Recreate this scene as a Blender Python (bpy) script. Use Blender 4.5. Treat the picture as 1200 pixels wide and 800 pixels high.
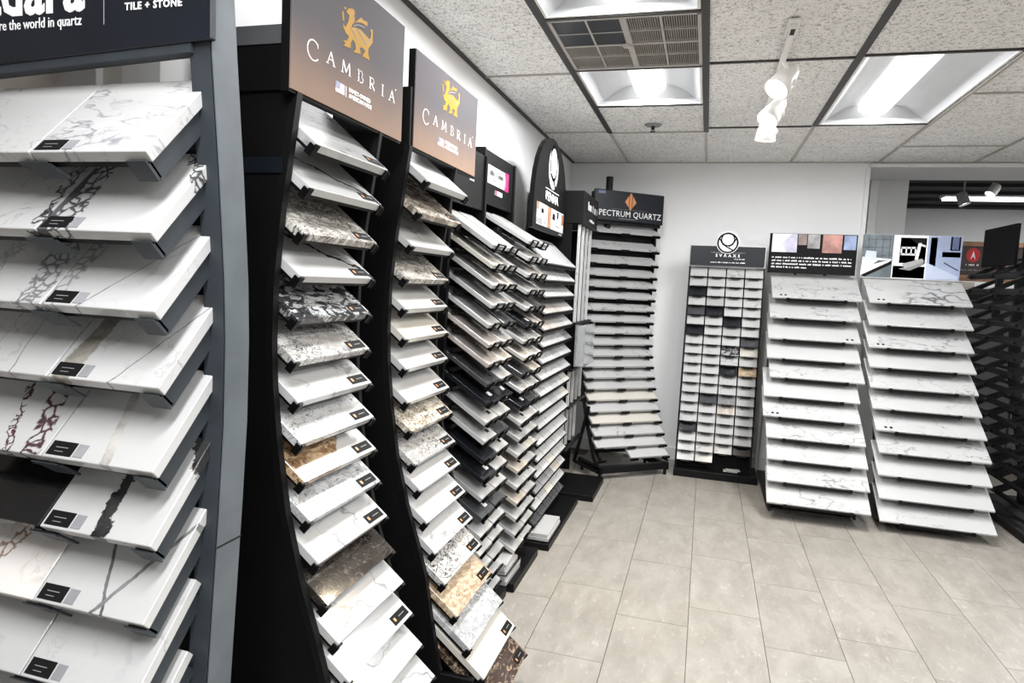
import bpy, bmesh, math, random
from mathutils import Matrix, Vector
D = bpy.data; SC = bpy.context.scene; COL = SC.collection
for o in list(D.objects): D.objects.remove(o)
R = math.radians

# ------------------------------------------------------------------ camera
cam = D.cameras.new('camera'); cam.sensor_width = 36; cam.lens = 36*785.91/1200; cam.clip_start = .02
co = D.objects.new('camera', cam); COL.objects.link(co)
cx, cy, cz = (.9591, .2786, .0491), (.0709, -.0715, -.9949), (-.2737, .9577, -.0889)
co.matrix_world = Matrix(((cx[0], -cy[0], -cz[0], 0), (cx[1], -cy[1], -cz[1], 0), (cx[2], -cy[2], -cz[2], 1.38), (0, 0, 0, 1)))
SC.camera = co
# ------------------------------------------------------------------ world, exposure
w = D.worlds.new('daylight'); SC.world = w; w.use_nodes = True
w.node_tree.nodes['Background'].inputs[0].default_value = (.93, .97, 1, 1)
w.node_tree.nodes['Background'].inputs[1].default_value = .5
SC.view_settings.view_transform = 'Standard'; SC.view_settings.look = 'None'
SC.view_settings.gamma = 1; SC.view_settings.exposure = .20
def area(name, loc, sx, sy, power, col=(.97, .985, 1), rot=(0, 0, 0)):
    l = D.lights.new(name, 'AREA'); l.shape = 'RECTANGLE'; l.size = sx; l.size_y = sy; l.energy = power; l.color = col
    o = D.objects.new(name, l); COL.objects.link(o); o.location = loc; o.rotation_euler = rot; return o

# ------------------------------------------------------------------ node materials
class NT:
    def __init__(s, name, rough=.4, metal=0, spec=.5):
        s.m = D.materials.new(name); s.m.use_nodes = True; s.t = s.m.node_tree; s.n = s.t.nodes
        s.b = s.n['Principled BSDF']; s.b.inputs['Roughness'].default_value = rough; s.b.inputs['Metallic'].default_value = metal
        s.b.inputs['Specular IOR Level'].default_value = spec
    def new(s, typ, **k):
        n = s.n.new(typ)
        for a, v in k.items(): setattr(n, a, v)
        return n
    def link(s, a, b): s.t.links.new(a, b)
    def val(s, sock, v):
        if isinstance(v, (int, float, tuple)): sock.default_value = v
        else: s.link(v, sock)
    def math(s, op, a, b=0., c=0.):
        n = s.new('ShaderNodeMath', operation=op)
        for i, v in enumerate((a, b, c)):
            s.val(n.inputs[i], v)
        return n.outputs[0]
    def vmath(s, op, a, b=(0, 0, 0)):
        n = s.new('ShaderNodeVectorMath', operation=op); s.val(n.inputs[0], a)
        if op == 'SCALE': s.val(n.inputs['Scale'], b)
        else: s.val(n.inputs[1], b)
        return n.outputs[0]
    def coords(s, rnd=True):
        c = s.new('ShaderNodeTexCoord').outputs['Object']
        if rnd:
            r = s.new('ShaderNodeObjectInfo').outputs['Random']
            x = s.new('ShaderNodeCombineXYZ'); s.val(x.inputs[0], s.math('MULTIPLY', r, 31.)); s.val(x.inputs[1], s.math('MULTIPLY', r, 17.)); s.val(x.inputs[2], s.math('MULTIPLY', r, 5.))
            c = s.vmath('ADD', c, x.outputs[0])
        return c
    def noise(s, c, scale, detail=4., rough=.55, out='Fac'):
        n = s.new('ShaderNodeTexNoise'); s.link(c, n.inputs['Vector']); n.inputs['Scale'].default_value = scale
        n.inputs['Detail'].default_value = detail; n.inputs['Roughness'].default_value = rough; return n.outputs[out]
    def smooth(s, v, lo, hi, a=0., b=1.):
        n = s.new('ShaderNodeMapRange', interpolation_type='SMOOTHSTEP'); s.val(n.inputs[0], v)
        for i, q in zip((1, 2, 3, 4), (lo, hi, a, b)): n.inputs[i].default_value = q
        return n.outputs[0]
    def mix(s, f, a, b):
        n = s.new('ShaderNodeMix', data_type='RGBA'); s.val(n.inputs['Factor'], f)
        s.val(n.inputs[6], a if not isinstance(a, tuple) else (*a, 1)[:4]); s.val(n.inputs[7], b if not isinstance(b, tuple) else (*b, 1)[:4]); return n.outputs[2]
    def out(s, c, bump=None, strength=.2, dist=.002):
        s.val(s.b.inputs['Base Color'], (*c, 1)[:4] if isinstance(c, tuple) else c)
        if bump is not None:
            n = s.new('ShaderNodeBump'); n.inputs['Strength'].default_value = strength; n.inputs['Distance'].default_value = dist
            s.link(bump, n.inputs['Height']); s.link(n.outputs[0], s.b.inputs['Normal'])
        return s.m

def plain(name, c, rough=.45, metal=0, var=.12, scale=9., spec=.5, bump=0):
    t = NT(name, rough, metal, spec); k = t.coords()
    n = t.noise(k, scale)
    col = t.mix(t.smooth(n, .3, .7), tuple(x*(1-var) for x in c), tuple(min(1, x*(1+var)) for x in c))
    f = t.noise(k, 260., 2.) if bump else None
    return t.out(col, f, bump)

def emit(name, c, s):
    t = NT(name, .5); t.b.inputs['Emission Color'].default_value = (*c, 1); t.b.inputs['Emission Strength'].default_value = s
    k = t.coords(False); return t.out(t.mix(t.noise(k, 4.), c, tuple(x*.97 for x in c)))

def warped(t, k, amt, scale):
    nz = t.noise(k, scale, 4., .6, 'Color')
    return t.vmath('ADD', k, t.vmath('SCALE', t.vmath('SUBTRACT', nz, (.5, .5, .5)), amt))

def quartz(name, base, vein=(.25, .25, .25), scale=3., width=.02, amt=1., rough=.16, speck=.0, rot=35., stretch=1., vein2=None, cloud=.05, seed=0., bands=(), net=None, rnd=True):
    """polished stone: thin veins are the zero crossings of a warped noise; bands: (angle, offset, half width, colour, ragged, wander)"""
    t = NT(name, rough); k0 = t.coords(rnd)
    mp = t.new('ShaderNodeMapping'); t.link(k0, mp.inputs[0]); mp.inputs['Rotation'].default_value = (0, 0, R(rot)); mp.inputs['Location'].default_value = (seed, seed*.7, 0)
    mp.inputs['Scale'].default_value = (1, stretch, 1); k = mp.outputs[0]
    cl = t.noise(k, 5., 5.)
    c = t.mix(t.smooth(cl, .25, .75), base, tuple(x*(1-cloud) for x in base))
    wk = warped(t, k, .35/scale, scale*1.5)
    def ridge(kk, sc, wd):
        n = t.noise(kk, sc, 3., .5); d = t.math('ABSOLUTE', t.math('SUBTRACT', n, .5)); return t.smooth(d, 0., wd, 1., 0.)
    if amt > 0:
        f = ridge(wk, scale, width); gate = t.smooth(t.noise(k, scale*.8, 2.), .4, .62)
        c = t.mix(t.math('MULTIPLY', t.math('MULTIPLY', f, gate), amt), c, vein)
        f2 = ridge(wk, scale*3.1, width*1.6); gate2 = t.smooth(t.noise(k, scale*1.3, 2.), .5, .66)
        c = t.mix(t.math('MULTIPLY', t.math('MULTIPLY', f2, gate2), amt*.6), c, vein2 or vein)
    sep = t.new('ShaderNodeSeparateXYZ'); t.link(k0, sep.inputs[0])
    for b in bands:
        ang, off, hw, bc, rag, wan = b[:6]
        p = t.math('ADD', t.math('MULTIPLY', sep.outputs[0], math.cos(R(ang))), t.math('MULTIPLY', sep.outputs[1], math.sin(R(ang))))
        p = t.math('ADD', p, t.math('MULTIPLY', t.math('SUBTRACT', t.noise(k0, 5., 2.), .5), wan))
        p = t.math('ADD', p, t.math('MULTIPLY', t.math('SUBTRACT', t.noise(k0, 32., 5., .65), .5), rag))
        d = t.math('ABSOLUTE', t.math('SUBTRACT', p, off))
        f = t.smooth(d, hw*.8, hw, 1., 0.)
        if len(b) > 6:      # a band filled with a net of cells
            v = t.new('ShaderNodeTexVoronoi', feature='DISTANCE_TO_EDGE'); t.link(warped(t, k0, .03, 20.), v.inputs['Vector']); v.inputs['Scale'].default_value = b[6]
            f = t.math('MULTIPLY', f, t.smooth(v.outputs[0], .03, .16, 1., .0))
            c = t.mix(f, c, bc)
        else:
            tone = t.mix(t.smooth(t.noise(warped(t, k0, .1, 9.), 14., 4.), .35, .65), bc, tuple(min(1, x*1.9+.02) for x in bc))
            c = t.mix(f, c, tone)
    if speck:
        s = t.noise(k, 170., 2.); c = t.mix(t.smooth(s, .62, .70, 0., speck), c, tuple(x*.45 for x in base))
    return t.out(c)

def swirl(name, a, b, c3, scale=14., rough=.16, warp=.09, stretch=2.2, lo=.0, hi=.05, rot=40., bal=.5, patch=None):
    """mottled stone: brush-like strokes from strongly distorted noise, dark outlines over two tones"""
    t = NT(name, rough); k0 = t.coords()
    mp = t.new('ShaderNodeMapping'); t.link(k0, mp.inputs[0]); mp.inputs['Rotation'].default_value = (0, 0, R(rot)); mp.inputs['Scale'].default_value = (1, stretch, 1)
    k = warped(t, mp.outputs[0], warp, 7.)
    def nz(sc, dist, off):
        n = t.new('ShaderNodeTexNoise'); t.link(t.vmath('ADD', k, (off, off, 0.)), n.inputs['Vector']); n.inputs['Scale'].default_value = sc; n.inputs['Detail'].default_value = 2.5; n.inputs['Distortion'].default_value = dist; return n.outputs['Fac']
    tone = t.mix(t.smooth(nz(scale, 1.6, 0.), bal-.06, bal+.06), b, a)
    n1 = nz(scale*1.15, 2.2, 3.1); l1 = t.smooth(t.math('ABSOLUTE', t.math('SUBTRACT', n1, .5)), lo, hi, 1., 0.)
    g1 = t.smooth(t.noise(k, scale*.5, 3.), .34, .52)
    col = t.mix(t.math('MULTIPLY', l1, g1), tone, c3)
    n2 = nz(scale*2.4, 1.6, 7.7); l2 = t.smooth(t.math('ABSOLUTE', t.math('SUBTRACT', n2, .5)), 0., hi*.7, .7, 0.)
    col = t.mix(l2, col, tuple((x+y)/2 for x, y in zip(b, c3)))
    if patch:
        sp = t.new('ShaderNodeSeparateXYZ'); t.link(t.coords(False), sp.inputs[0])
        p = t.math('ADD', t.math('ADD', t.math('MULTIPLY', sp.outputs[0], .75), t.math('MULTIPLY', sp.outputs[1], -.65)), t.math('MULTIPLY', t.math('SUBTRACT', t.noise(k0, 9., 3.), .5), .12))
        col = t.mix(t.smooth(p, patch-.006, patch+.006), col, (.49, .48, .465))
    return t.out(col)

W0 = (.46, .458, .452)
M = {}
M['black'] = plain('black metal', (.004, .004, .0043), .45, spec=.18)
M['black_panel'] = plain('matt black panel', (.003, .003, .0033), .6, spec=.12)
M['black_plastic'] = plain('black plastic', (.003, .003, .003), .45, spec=.15)
M['grey_metal'] = plain('dark grey painted metal', (.030, .036, .042), .45, spec=.35)
M['lit_slate'] = plain('slate grey metal', (.085, .097, .105), .5, spec=.3)
M['navy'] = plain('navy sign board', (.006, .008, .013), .35, spec=.4)
M['strip_grey'] = plain('grey rail', (.075, .077, .082), .5)
M['wall'] = plain('white wall paint', (.86, .86, .86), .7, var=.02, scale=1.5, bump=.04)
M['wall_grey'] = plain('pale grey wall paint', (.68, .68, .68), .7, var=.02, scale=1.5, bump=.04)
M['wall_beige'] = plain('beige wall paint', (.72, .67, .63), .7, var=.02, scale=1.5)
M['white_paint'] = plain('white gloss paint', (.8, .8, .79), .4, var=.02)
M['white_metal'] = plain('white lamp enamel', (.82, .80, .77), .35, var=.02)
M['reflector'] = plain('reflector enamel', (.46, .47, .48), .5, var=.02)
M['black_ceiling'] = plain('black painted ceiling', (.012, .012, .013), .8)
M['tee_black'] = plain('black ceiling tee', (.02, .018, .017), .5)
M['tee_white'] = plain('beige ceiling tee', (.42, .40, .37), .5, var=.05)
M['ink_white'] = plain('white print', (.85, .85, .85), .5, var=.02)
M['ink_black'] = plain('black print', (.008, .008, .008), .6, spec=.1)
M['ink_grey'] = plain('grey print', (.25, .25, .26), .6, spec=.1)
M['gold'] = plain('gold print', (.36, .19, .015), .6, spec=.1)
M['orange'] = plain('copper print', (.62, .25, .09), .4)
M['pink'] = plain('magenta print', (.55, .03, .16), .4)
M['red'] = plain('red print', (.5, .02, .03), .4)
M['flag_pink'] = plain('pink print', (.62, .38, .42), .4)
M['flag_blue'] = plain('grey blue print', (.14, .17, .27), .4)
M['navyblue'] = plain('blue print', (.08, .1, .2), .4)
M['wood'] = plain('brown wood board', (.30, .16, .09), .5, var=.25)
M['brown'] = plain('dark brown print', (.05, .035, .03), .5)
M['acrylic'] = None
M['lens'] = emit('lit lamp lens', (1, 1, 1), 2.6)
M['bulb'] = emit('lit warm bulb', (1, .74, .45), 45.)
M['sky_tube'] = emit('lit far lamp lens', (1, 1, 1), 4.)
t = NT('clear acrylic', .05); t.b.inputs['Transmission Weight'].default_value = .85; t.b.inputs['IOR'].default_value = 1.2
M['acrylic'] = t.out(t.mix(t.noise(t.coords(), 3.), (.85, .87, .88), (.9, .91, .92)))

# sign board: grey brushed top running to warm copper at the foot (printed gradient, local z)
t = NT('brushed copper print', .7, 0, .04); k = t.coords(False); s_ = t.new('ShaderNodeSeparateXYZ'); t.link(k, s_.inputs[0])
mp = t.new('ShaderNodeMapping'); t.link(k, mp.inputs[0]); mp.inputs['Scale'].default_value = (3, 3, 30)
g = t.math('ADD', s_.outputs[2], t.math('MULTIPLY', t.math('SUBTRACT', t.noise(k, 7., 5.), .5), .06))
col = t.mix(t.smooth(g, 1.74, 1.93), (.245, .165, .12), (.098, .09, .095))
M['sign'] = t.out(t.mix(t.math('MULTIPLY', t.noise(mp.outputs[0], 60., 3.), .18), col, (.19, .18, .19)))

# ceiling tile: fissured mineral fibre
t = NT('fissured ceiling tile', .85); k = t.coords()
wk = warped(t, k, .035, 24.)
n = t.noise(wk, 55., 2., .5); f = t.smooth(t.math('ABSOLUTE', t.math('SUBTRACT', n, .5)), .0, .045, 1., 0.)
f = t.math('MULTIPLY', f, t.smooth(t.noise(k, 45., 2.), .44, .54))
sp = t.smooth(t.noise(k, 120., 2.), .60, .68)
c = t.mix(t.smooth(t.noise(k, 8., 4.), .3, .7), (.80, .79, .77), (.88, .87, .85))
c = t.mix(t.math('MULTIPLY', f, .85), c, (.10, .085, .075)); c = t.mix(t.math('MULTIPLY', sp, .55), c, (.2, .18, .16))
M['ceil'] = t.out(c, t.math('SUBTRACT', 1., f), .3, .002)

# floor tile: beige porcelain
t = NT('beige porcelain floor tile', .36); k = t.coords()
mp = t.new('ShaderNodeMapping'); t.link(k, mp.inputs[0]); mp.inputs['Scale'].default_value = (2.2, .9, 1)
wk = warped(t, mp.outputs[0], .2, 3.)
c = t.mix(t.smooth(t.noise(wk, 5., 7., .62), .3, .7), (.250, .228, .197), (.322, .298, .263))
c = t.mix(t.smooth(t.noise(wk, 26., 4.), .58, .72, 0., .35), c, (.56, .53, .48))
v = t.noise(wk, 7., 4.); c = t.mix(t.smooth(t.math('ABSOLUTE', t.math('SUBTRACT', v, .5)), 0., .012, .28, 0.), c, (.42, .40, .365))
oi = t.new('ShaderNodeObjectInfo'); c = t.mix(t.math('MULTIPLY', oi.outputs['Random'], .2), c, (.22, .20, .175))
t.val(t.b.inputs['Roughness'], t.smooth(t.noise(wk, 12., 3.), .3, .7, .28, .46))
M['floor'] = t.out(c, t.noise(k, 60., 4.), .05, .001)
M['grout'] = plain('grout', (.13, .11, .09), .8)

# stones
M['white'] = quartz('white quartz', W0, (.5, .49, .48), 3., .012, .35)
M['white_fine'] = quartz('white quartz with fine veins', W0, (.22, .22, .22), 5., .018, 1., speck=.12, rot=60., stretch=1.6)
M['white_vein'] = quartz('white quartz with grey veins', W0, (.2, .2, .2), 5., .02, .9, stretch=1.8, rot=25.)
M['cream'] = quartz('cream quartz', (.55, .525, .47), (.5, .45, .38), 4., .02, .5, speck=.35)
M['speckle'] = quartz('speckled white quartz', (.48, .475, .47), (.32, .42, .42), 3., .02, .2, speck=.5)
M['lightgrey'] = quartz('light grey quartz', (.38, .38, .375), (.55, .55, .55), 4., .02, .4)
M['grey'] = quartz('mid grey quartz', (.22, .22, .225), (.4, .4, .4), 5., .02, .4)
M['greystreak'] = quartz('white quartz with grey streaks', W0, (.05, .05, .05), 2.6, .03, .9, stretch=4.5, rot=8., cloud=.25, vein2=(.25, .24, .22))
M['beige'] = quartz('beige quartz', (.48, .43, .37), (.8, .75, .7), 4., .03, .5, speck=.3)
M['brown'] = M['brown']
M['charcoal'] = quartz('charcoal quartz', (.055, .057, .06), (.12, .12, .12), 5., .02, .5)
M['blackq'] = quartz('black quartz', (.012, .013, .016), (.12, .12, .12), 4., .01, .4)
M['navyq'] = quartz('navy black quartz', (.012, .0135, .017), (.05, .052, .056), 5., .02, .5)
M['pinkish'] = quartz('blush beige quartz', (.52, .475, .44), (.3, .25, .22), 3., .04, .5, cloud=.25)
M['onevein'] = quartz('white quartz with one black vein', W0, (.3, .3, .3), 3., .01, .3, bands=((65, .075, .0055, (.02, .02, .02), .03, .13),), rnd=False)
M['ragvein'] = quartz('white quartz with a ragged black vein', W0, (.3, .3, .3), 4., .01, .3, bands=((58, .095, .008, (.012, .012, .012), .05, .10),), rnd=False)
M['sw_grey'] = swirl('warm grey swirled quartz', (.58, .56, .52), (.33, .31, .28), (.05, .045, .04), 16., stretch=2.4, rot=80.)
M['sw_bw'] = swirl('black and white swirled quartz', (.49, .49, .485), (.035, .036, .04), (.008, .008, .008), 15., rot=60., warp=.12, bal=.50, hi=.06)
M['sw_light'] = swirl('white and grey swirled quartz', (.48, .47, .455), (.37, .355, .335), (.04, .037, .033), 15., rot=70., bal=.44)
M['sw_fine'] = swirl('finely marbled white quartz', (.49, .49, .485), (.49, .49, .48), (.07, .07, .07), 16., rot=65., bal=.42, hi=.03)
M['sw_grey2'] = swirl('grey marbled quartz', (.55, .55, .55), (.37, .372, .375), (.15, .16, .16), 17., rot=30., stretch=1.4, hi=.035)
M['sw_beige'] = swirl('beige swirled quartz', (.68, .63, .55), (.42, .37, .30), (.06, .045, .035), 14., rot=70.)
M['sw_tan'] = swirl('tan swirled quartz', (.58, .47, .34), (.40, .29, .19), (.16, .10, .06), 19., rot=30., hi=.04)
M['sw_brown'] = swirl('brown and white swirled quartz', (.50, .36, .22), (.22, .13, .07), (.05, .03, .02), 13., rot=50., patch=.005)
M['sw_dark'] = swirl('dark brown marbled quartz', (.022, .018, .016), (.034, .028, .024), (.13, .115, .10), 9., hi=.012, rot=50., rough=.09)
M['sw_choc'] = swirl('dark brown mottled quartz', (.34, .25, .17), (.05, .03, .02), (.015, .01, .008), 18., rot=20., bal=.55)
M['sw_streak'] = swirl('brown grey streaked quartz', (.54, .50, .43), (.24, .20, .165), (.07, .055, .045), 11., rot=85., stretch=4.)
M['sw_ring'] = swirl('white quartz with black rings', (.49, .48, .465), (.50, .47, .41), (.012, .012, .012), 14., rot=20., bal=.42, stretch=1.2, hi=.045)

# ------------------------------------------------------------------ mesh building
class MB:
    def __init__(s): s.v = []; s.f = []
    def add(s, vs, fs):
        n = len(s.v); s.v += [tuple(v) for v in vs]; s.f += [tuple(i+n for i in f) for f in fs]; return s
    def box(s, x0, x1, y0, y1, z0, z1, mat=None):
        vs = [Vector((x, y, z)) for z in (z0, z1) for y in (y0, y1) for x in (x0, x1)]
        if mat: vs = [mat @ v for v in vs]
        return s.add(vs, [(0, 2, 3, 1), (4, 5, 7, 6), (0, 1, 5, 4), (2, 6, 7, 3), (0, 4, 6, 2), (1, 3, 7, 5)])
    def prism(s, pts, a, b, plane='xz', mat=None):
        """extrude a 2-D outline: plane xz spans y a..b, yz spans x a..b, xy spans z a..b"""
        f = {'xz': lambda p, q: (p[0], q, p[1]), 'yz': lambda p, q: (q, p[0], p[1]), 'xy': lambda p, q: (p[0], p[1], q)}[plane]
        n = len(pts); vs = [Vector(f(p, a)) for p in pts]+[Vector(f(p, b)) for p in pts]
        if mat: vs = [mat @ v for v in vs]
        return s.add(vs, [tuple(range(n)), tuple(range(2*n-1, n-1, -1))]+[(i, i+n, (i+1) % n+n, (i+1) % n) for i in range(n)])
    def bar(s, p, q, wd, th=None):
        p, q = Vector(p), Vector(q); d = q-p; L = d.length; th = th or wd
        m = Matrix.Translation(p) @ d.to_track_quat('Z', 'Y').to_matrix().to_4x4()
        return s.box(-wd/2, wd/2, -th/2, th/2, 0, L, m)
    def ribbon(s, inner, outer, x0, x1):
        """solid band between two yz polylines"""
        n = len(inner)
        vs = [(x, *p) for x in (x0, x1) for L in (inner, outer) for p in L]; fs = []
        for i in range(n-1):
            a, b, c, d = i, n+i, 2*n+i, 3*n+i
            fs += [(a, a+1, b+1, b), (c, d, d+1, c+1), (a, c, c+1, a+1), (b, b+1, d+1, d)]
        fs += [(0, n, 3*n, 2*n), (n-1, 3*n-1, 4*n-1, 2*n-1)]
        return s.add(vs, fs)
    def cyl(s, p, q, r0, r1=None, n=16, caps=True):
        p, q = Vector(p), Vector(q); r1 = r0 if r1 is None else r1; d = q-p
        m = Matrix.Translation(p) @ d.to_track_quat('Z', 'Y').to_matrix().to_4x4(); L = d.length
        vs = [m @ Vector((r*math.cos(2*math.pi*i/n), r*math.sin(2*math.pi*i/n), z)) for r, z in ((r0, 0), (r1, L)) for i in range(n)]
        fs = [(i, (i+1) % n, (i+1) % n+n, i+n) for i in range(n)]
        if caps: fs += [tuple(range(n-1, -1, -1)), tuple(range(n, 2*n))]
        return s.add(vs, fs)
    def lathe(s, prof, m, n=20):
        """prof: (r, z) list turned about local z, then matrix m"""
        k = len(prof); vs = [m @ Vector((r*math.cos(2*math.pi*i/n), r*math.sin(2*math.pi*i/n), z)) for i in range(n) for r, z in prof]
        return s.add(vs, [(i*k+j, ((i+1) % n)*k+j, ((i+1) % n)*k+j+1, i*k+j+1) for i in range(n) for j in range(k-1)])
    def mesh(s, name, mat, bevel=0, smooth=False):
        me = D.meshes.new(name); me.from_pydata(s.v, [], s.f)
        bm = bmesh.new(); bm.from_mesh(me)
        if bevel: bmesh.ops.bevel(bm, geom=list(bm.edges), offset=bevel, segments=1, affect='EDGES')
        bmesh.ops.recalc_face_normals(bm, faces=bm.faces); bm.to_mesh(me); bm.free()
        if smooth:
            for p in me.polygons: p.use_smooth = True
        me.materials.append(M[mat] if isinstance(mat, str) else mat); return me
    def build(s, name, mat, parent=None, bevel=0, smooth=False):
        return put(name, s.mesh(name, mat, bevel, smooth), parent)

def put(name, me, parent=None, loc=(0, 0, 0), rot=(0, 0, 0)):
    o = D.objects.new(name, me); COL.objects.link(o); o.location = loc; o.rotation_euler = rot
    if parent is not None: o.parent = parent
    return o
def thing(name, label, cat, loc=(0, 0, 0), rotz=0, group=None):
    return tag(put(name, None, None, loc, (0, 0, rotz)), label, cat, group)
def tag(o, label, cat, group=None):
    o['label'] = label; o['category'] = cat
    if group: o['group'] = group
    return o
def struct(o): o['kind'] = 'structure'; return o
ORD = ['topmost', 'second', 'third', 'fourth', 'fifth', 'sixth', 'seventh', 'eighth', 'ninth', 'tenth', 'eleventh', 'twelfth', 'thirteenth', 'fourteenth', 'fifteenth', 'sixteenth', 'seventeenth', 'eighteenth', 'nineteenth', 'twentieth']

def word(txt, size, x, z, y, mat, parent, name='lettering', align='CENTER', shear=0, bold=0, sx=1., space=1.):
    """flat lettering standing in the local xz plane, facing -y"""
    c = D.curves.new('lettering', 'FONT'); c.body = txt; c.size = size; c.align_x = align; c.offset = bold; c.shear = shear; c.extrude = .0004; c.resolution_u = 2; c.space_character = space
    o = D.objects.new('tmp', c); COL.objects.link(o); me = D.meshes.new_from_object(o); D.objects.remove(o)
    for v in me.vertices: v.co = Vector((v.co.x*sx+x, y-v.co.z, v.co.y+z))
    me.materials.clear(); me.materials.append(M[mat]); return put(name, me, parent)
def scribble(x0, x1, z, h, y, mat, parent, seed=0, name='lettering', rows=1, step=0):
    """small print too coarse to read in the photo: short strokes of uneven length"""
    rr = random.Random(seed); b = MB()
    for r in range(rows):
        x = x0; zz = z-r*step; xe = x1 if r < rows-1 or rows == 1 else x0+(x1-x0)*.45
        while x < xe:
            wd = h*rr.uniform(.25, .7); hh = h*rr.choice((.7, .7, 1., .85))
            b.box(x, min(x+wd, xe), y-.0006, y, zz, zz+hh); x += wd+h*rr.choice((.18, .18, .2, .9))
    return b.build(name, mat, parent)
def poly(pts, y, mat, parent, name='print', th=.0008):
    return MB().prism(pts, y-th, y, 'xz').build(name, mat, parent)
def stroke(b, pts, wd, y, th=.0008):
    """flat pen stroke with mitre-free joints in the xz plane"""
    for i in range(len(pts)-1):
        p, q = Vector((pts[i][0], pts[i][1])), Vector((pts[i+1][0], pts[i+1][1])); d = (q-p)
        if d.length < 1e-6: continue
        n = Vector((-d.y, d.x)).normalized()*wd/2; e = d.normalized()*wd*.25
        c = [p-e+n, p-e-n, q+e-n, q+e+n]; b.prism([(v.x, v.y) for v in c], y-th, y, 'xz')

# ------------------------------------------------------------------ the room
CE = 2.38
floor = struct(MB().box(-3.2, 4.3, -3, 9.1, -.05, -.008).build('floor', 'grout'))
xs = [-.86+.2945*i for i in range(-1, 12)]; joint = {0: .0, 1: 2.80, 2: 2.985, 3: 2.765, 4: 2.95, 5: 2.72, 6: 2.90, 7: 3.32, 8: 2.90, 9: 3.10, 10: 2.8, 11: 3.05}
tm = {}
def floor_tile(x0, x1, y0, y1):
    k = (round(x1-x0, 3), round(y1-y0, 3))
    if k not in tm: tm[k] = MB().box(0, k[0], 0, k[1], -.012, 0).mesh('floor_tile', 'floor')
    put('floor_tile', tm[k], floor, (x0, y0, 0))
for i in range(12):
    x0 = xs[i]+.001; x1 = xs[i+1]-.001; j = joint[i] or 2.9; y = j-.6113*3
    while y < 8.8:
        if (y < 5.3 or x0 > .9) and (y > 1. and i >= 0): floor_tile(x0, x1, y+.001, y+.6103)
        y += .6113
for a in ((-3.2, -1.16, -3, 9.1), (-1.153, 2.67, -3, 1.0), (2.68, 4.3, -3, 9.1)):
    MB().box(a[0], a[1], a[2], a[3], -.012, -.001).build('floor_tile', 'floor', floor)

wl = struct(MB().box(-1.24, -1.14, 1.19, 5.65, 0, 2.6).build('wall_left', 'wall'))
wr = MB().box(-3.2, -1.2401, 1.19, 1.29, 0, 2.6).build('wall_recess', 'wall_beige'); struct(wr)
struct(MB().box(-1.14, 1.085, 5.55, 5.65, 0, 2.6).build('wall_back', 'wall'))
struct(MB().box(1.085, 4.3, 5.55, 6.13, 2.345, 2.6).build('wall_header', 'wall_grey'))
struct(MB().box(4.2, 4.3, -3, 9.1, 0, 2.75).build('wall_right', 'wall'))
struct(MB().box(1.0, 4.3, 9.0, 9.1, 0, 2.75).build('wall_far', 'wall'))
struct(MB().box(-3.2, -3.1, -3, 1.19, 0, 2.6).build('wall_side', 'wall_beige'))
struct(MB().box(-.98, 1.07, 5.53, 5.55, 0, .10).build('baseboard_back', 'white_paint', bevel=.003))
struct(MB().box(-1.14, -1.12, 1.19, 5.53, 0, .10).build('baseboard_left', 'white_paint', bevel=.003))
struct(MB().box(1.062, 1.092, 5.535, 5.66, 0, 2.343).build('trim_1', 'white_paint', bevel=.002))
struct(MB().box(1.09, 4.2, 5.540, 5.5495, 2.345, 2.372).build('trim_2', 'white_paint', bevel=.002))
# soft shadow on the recess wall, painted as a thin grey box
tag(MB().box(-1.39, -1.29, 1.172, 1.19, 1.70, 1.83).build('wall_shadow', 'wall_grey', bevel=.002), 'painted grey shadow patch on the beige wall behind the grey rack', 'painted_shadow')
# ceiling
ceil = struct(MB().box(-3.2, 4.3, -3, 5.68, 2.56, 2.6).build('ceiling', 'tee_white'))
XL = [-3.11, -2.50, -1.89, -1.28, -.68, -.075, .54, 1.14, 1.75, 2.36, 2.97, 3.58, 4.2]
cm = {}
def ctile(x0, x1, y0, y1):
    k = (round(x1-x0, 3), round(y1-y0, 3))
    if k not in cm: cm[k] = MB().box(0, k[0], 0, k[1], 0, .015).mesh('ceiling_tile', 'ceil')
    put('ceiling_tile', cm[k], ceil, (x0, y0, CE+.002))
def tee(x0, x1, y0, y1, mat='tee_black', h=.012): MB().box(x0, x1, y0, y1, CE-.005, CE-.001+h).build('ceiling_tee', mat, ceil)
Yj = {}
for i in range(len(XL)-1):
    off = {3: 3.23, 4: 1.97, 5: 3.16, 6: 3.14, 7: 3.76, 8: 3.14}.get(i, 3.16 if i % 2 else 3.76)
    ys = sorted({round(off+1.22*k, 3) for k in range(-6, 3) if -3 < off+1.22*k < 5.2})
    if i == 4: ys = [-2.91, -1.69, -.47, .75, 1.97, 2.575, 3.19, 3.835, 4.48]
    Yj[i] = [-3.]+ys+[5.55]
LIGHTS = {(4, 1.97), (4, 3.19), (6, 3.14), (4, -.47), (6, -.52), (8, 1.92), (8, -.52), (9, 3.76)}  # those behind the camera and off to the right are unseen, added for light
fixt = []
for i in range(len(XL)-1):
    x0, x1 = XL[i], XL[i+1]
    if i == 3: x0, x1 = (-1.28, -.68)
    for a, b in zip(Yj[i][:-1], Yj[i][1:]):
        key = next((k for k in LIGHTS if k[0] == i and abs(k[1]-a) < .03), None)
        if key: fixt.append((x0, x1, a, b, i)); continue
        if i == 4 and abs(a-2.575) < .01: continue
        if i <= 3 and a > 1.19 and i < 3: continue
        xx0 = max(x0, -1.14) if (i == 3 and b > 1.3) else x0
        ctile(xx0+.004, x1-.004, a+.004, b-.004)
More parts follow.
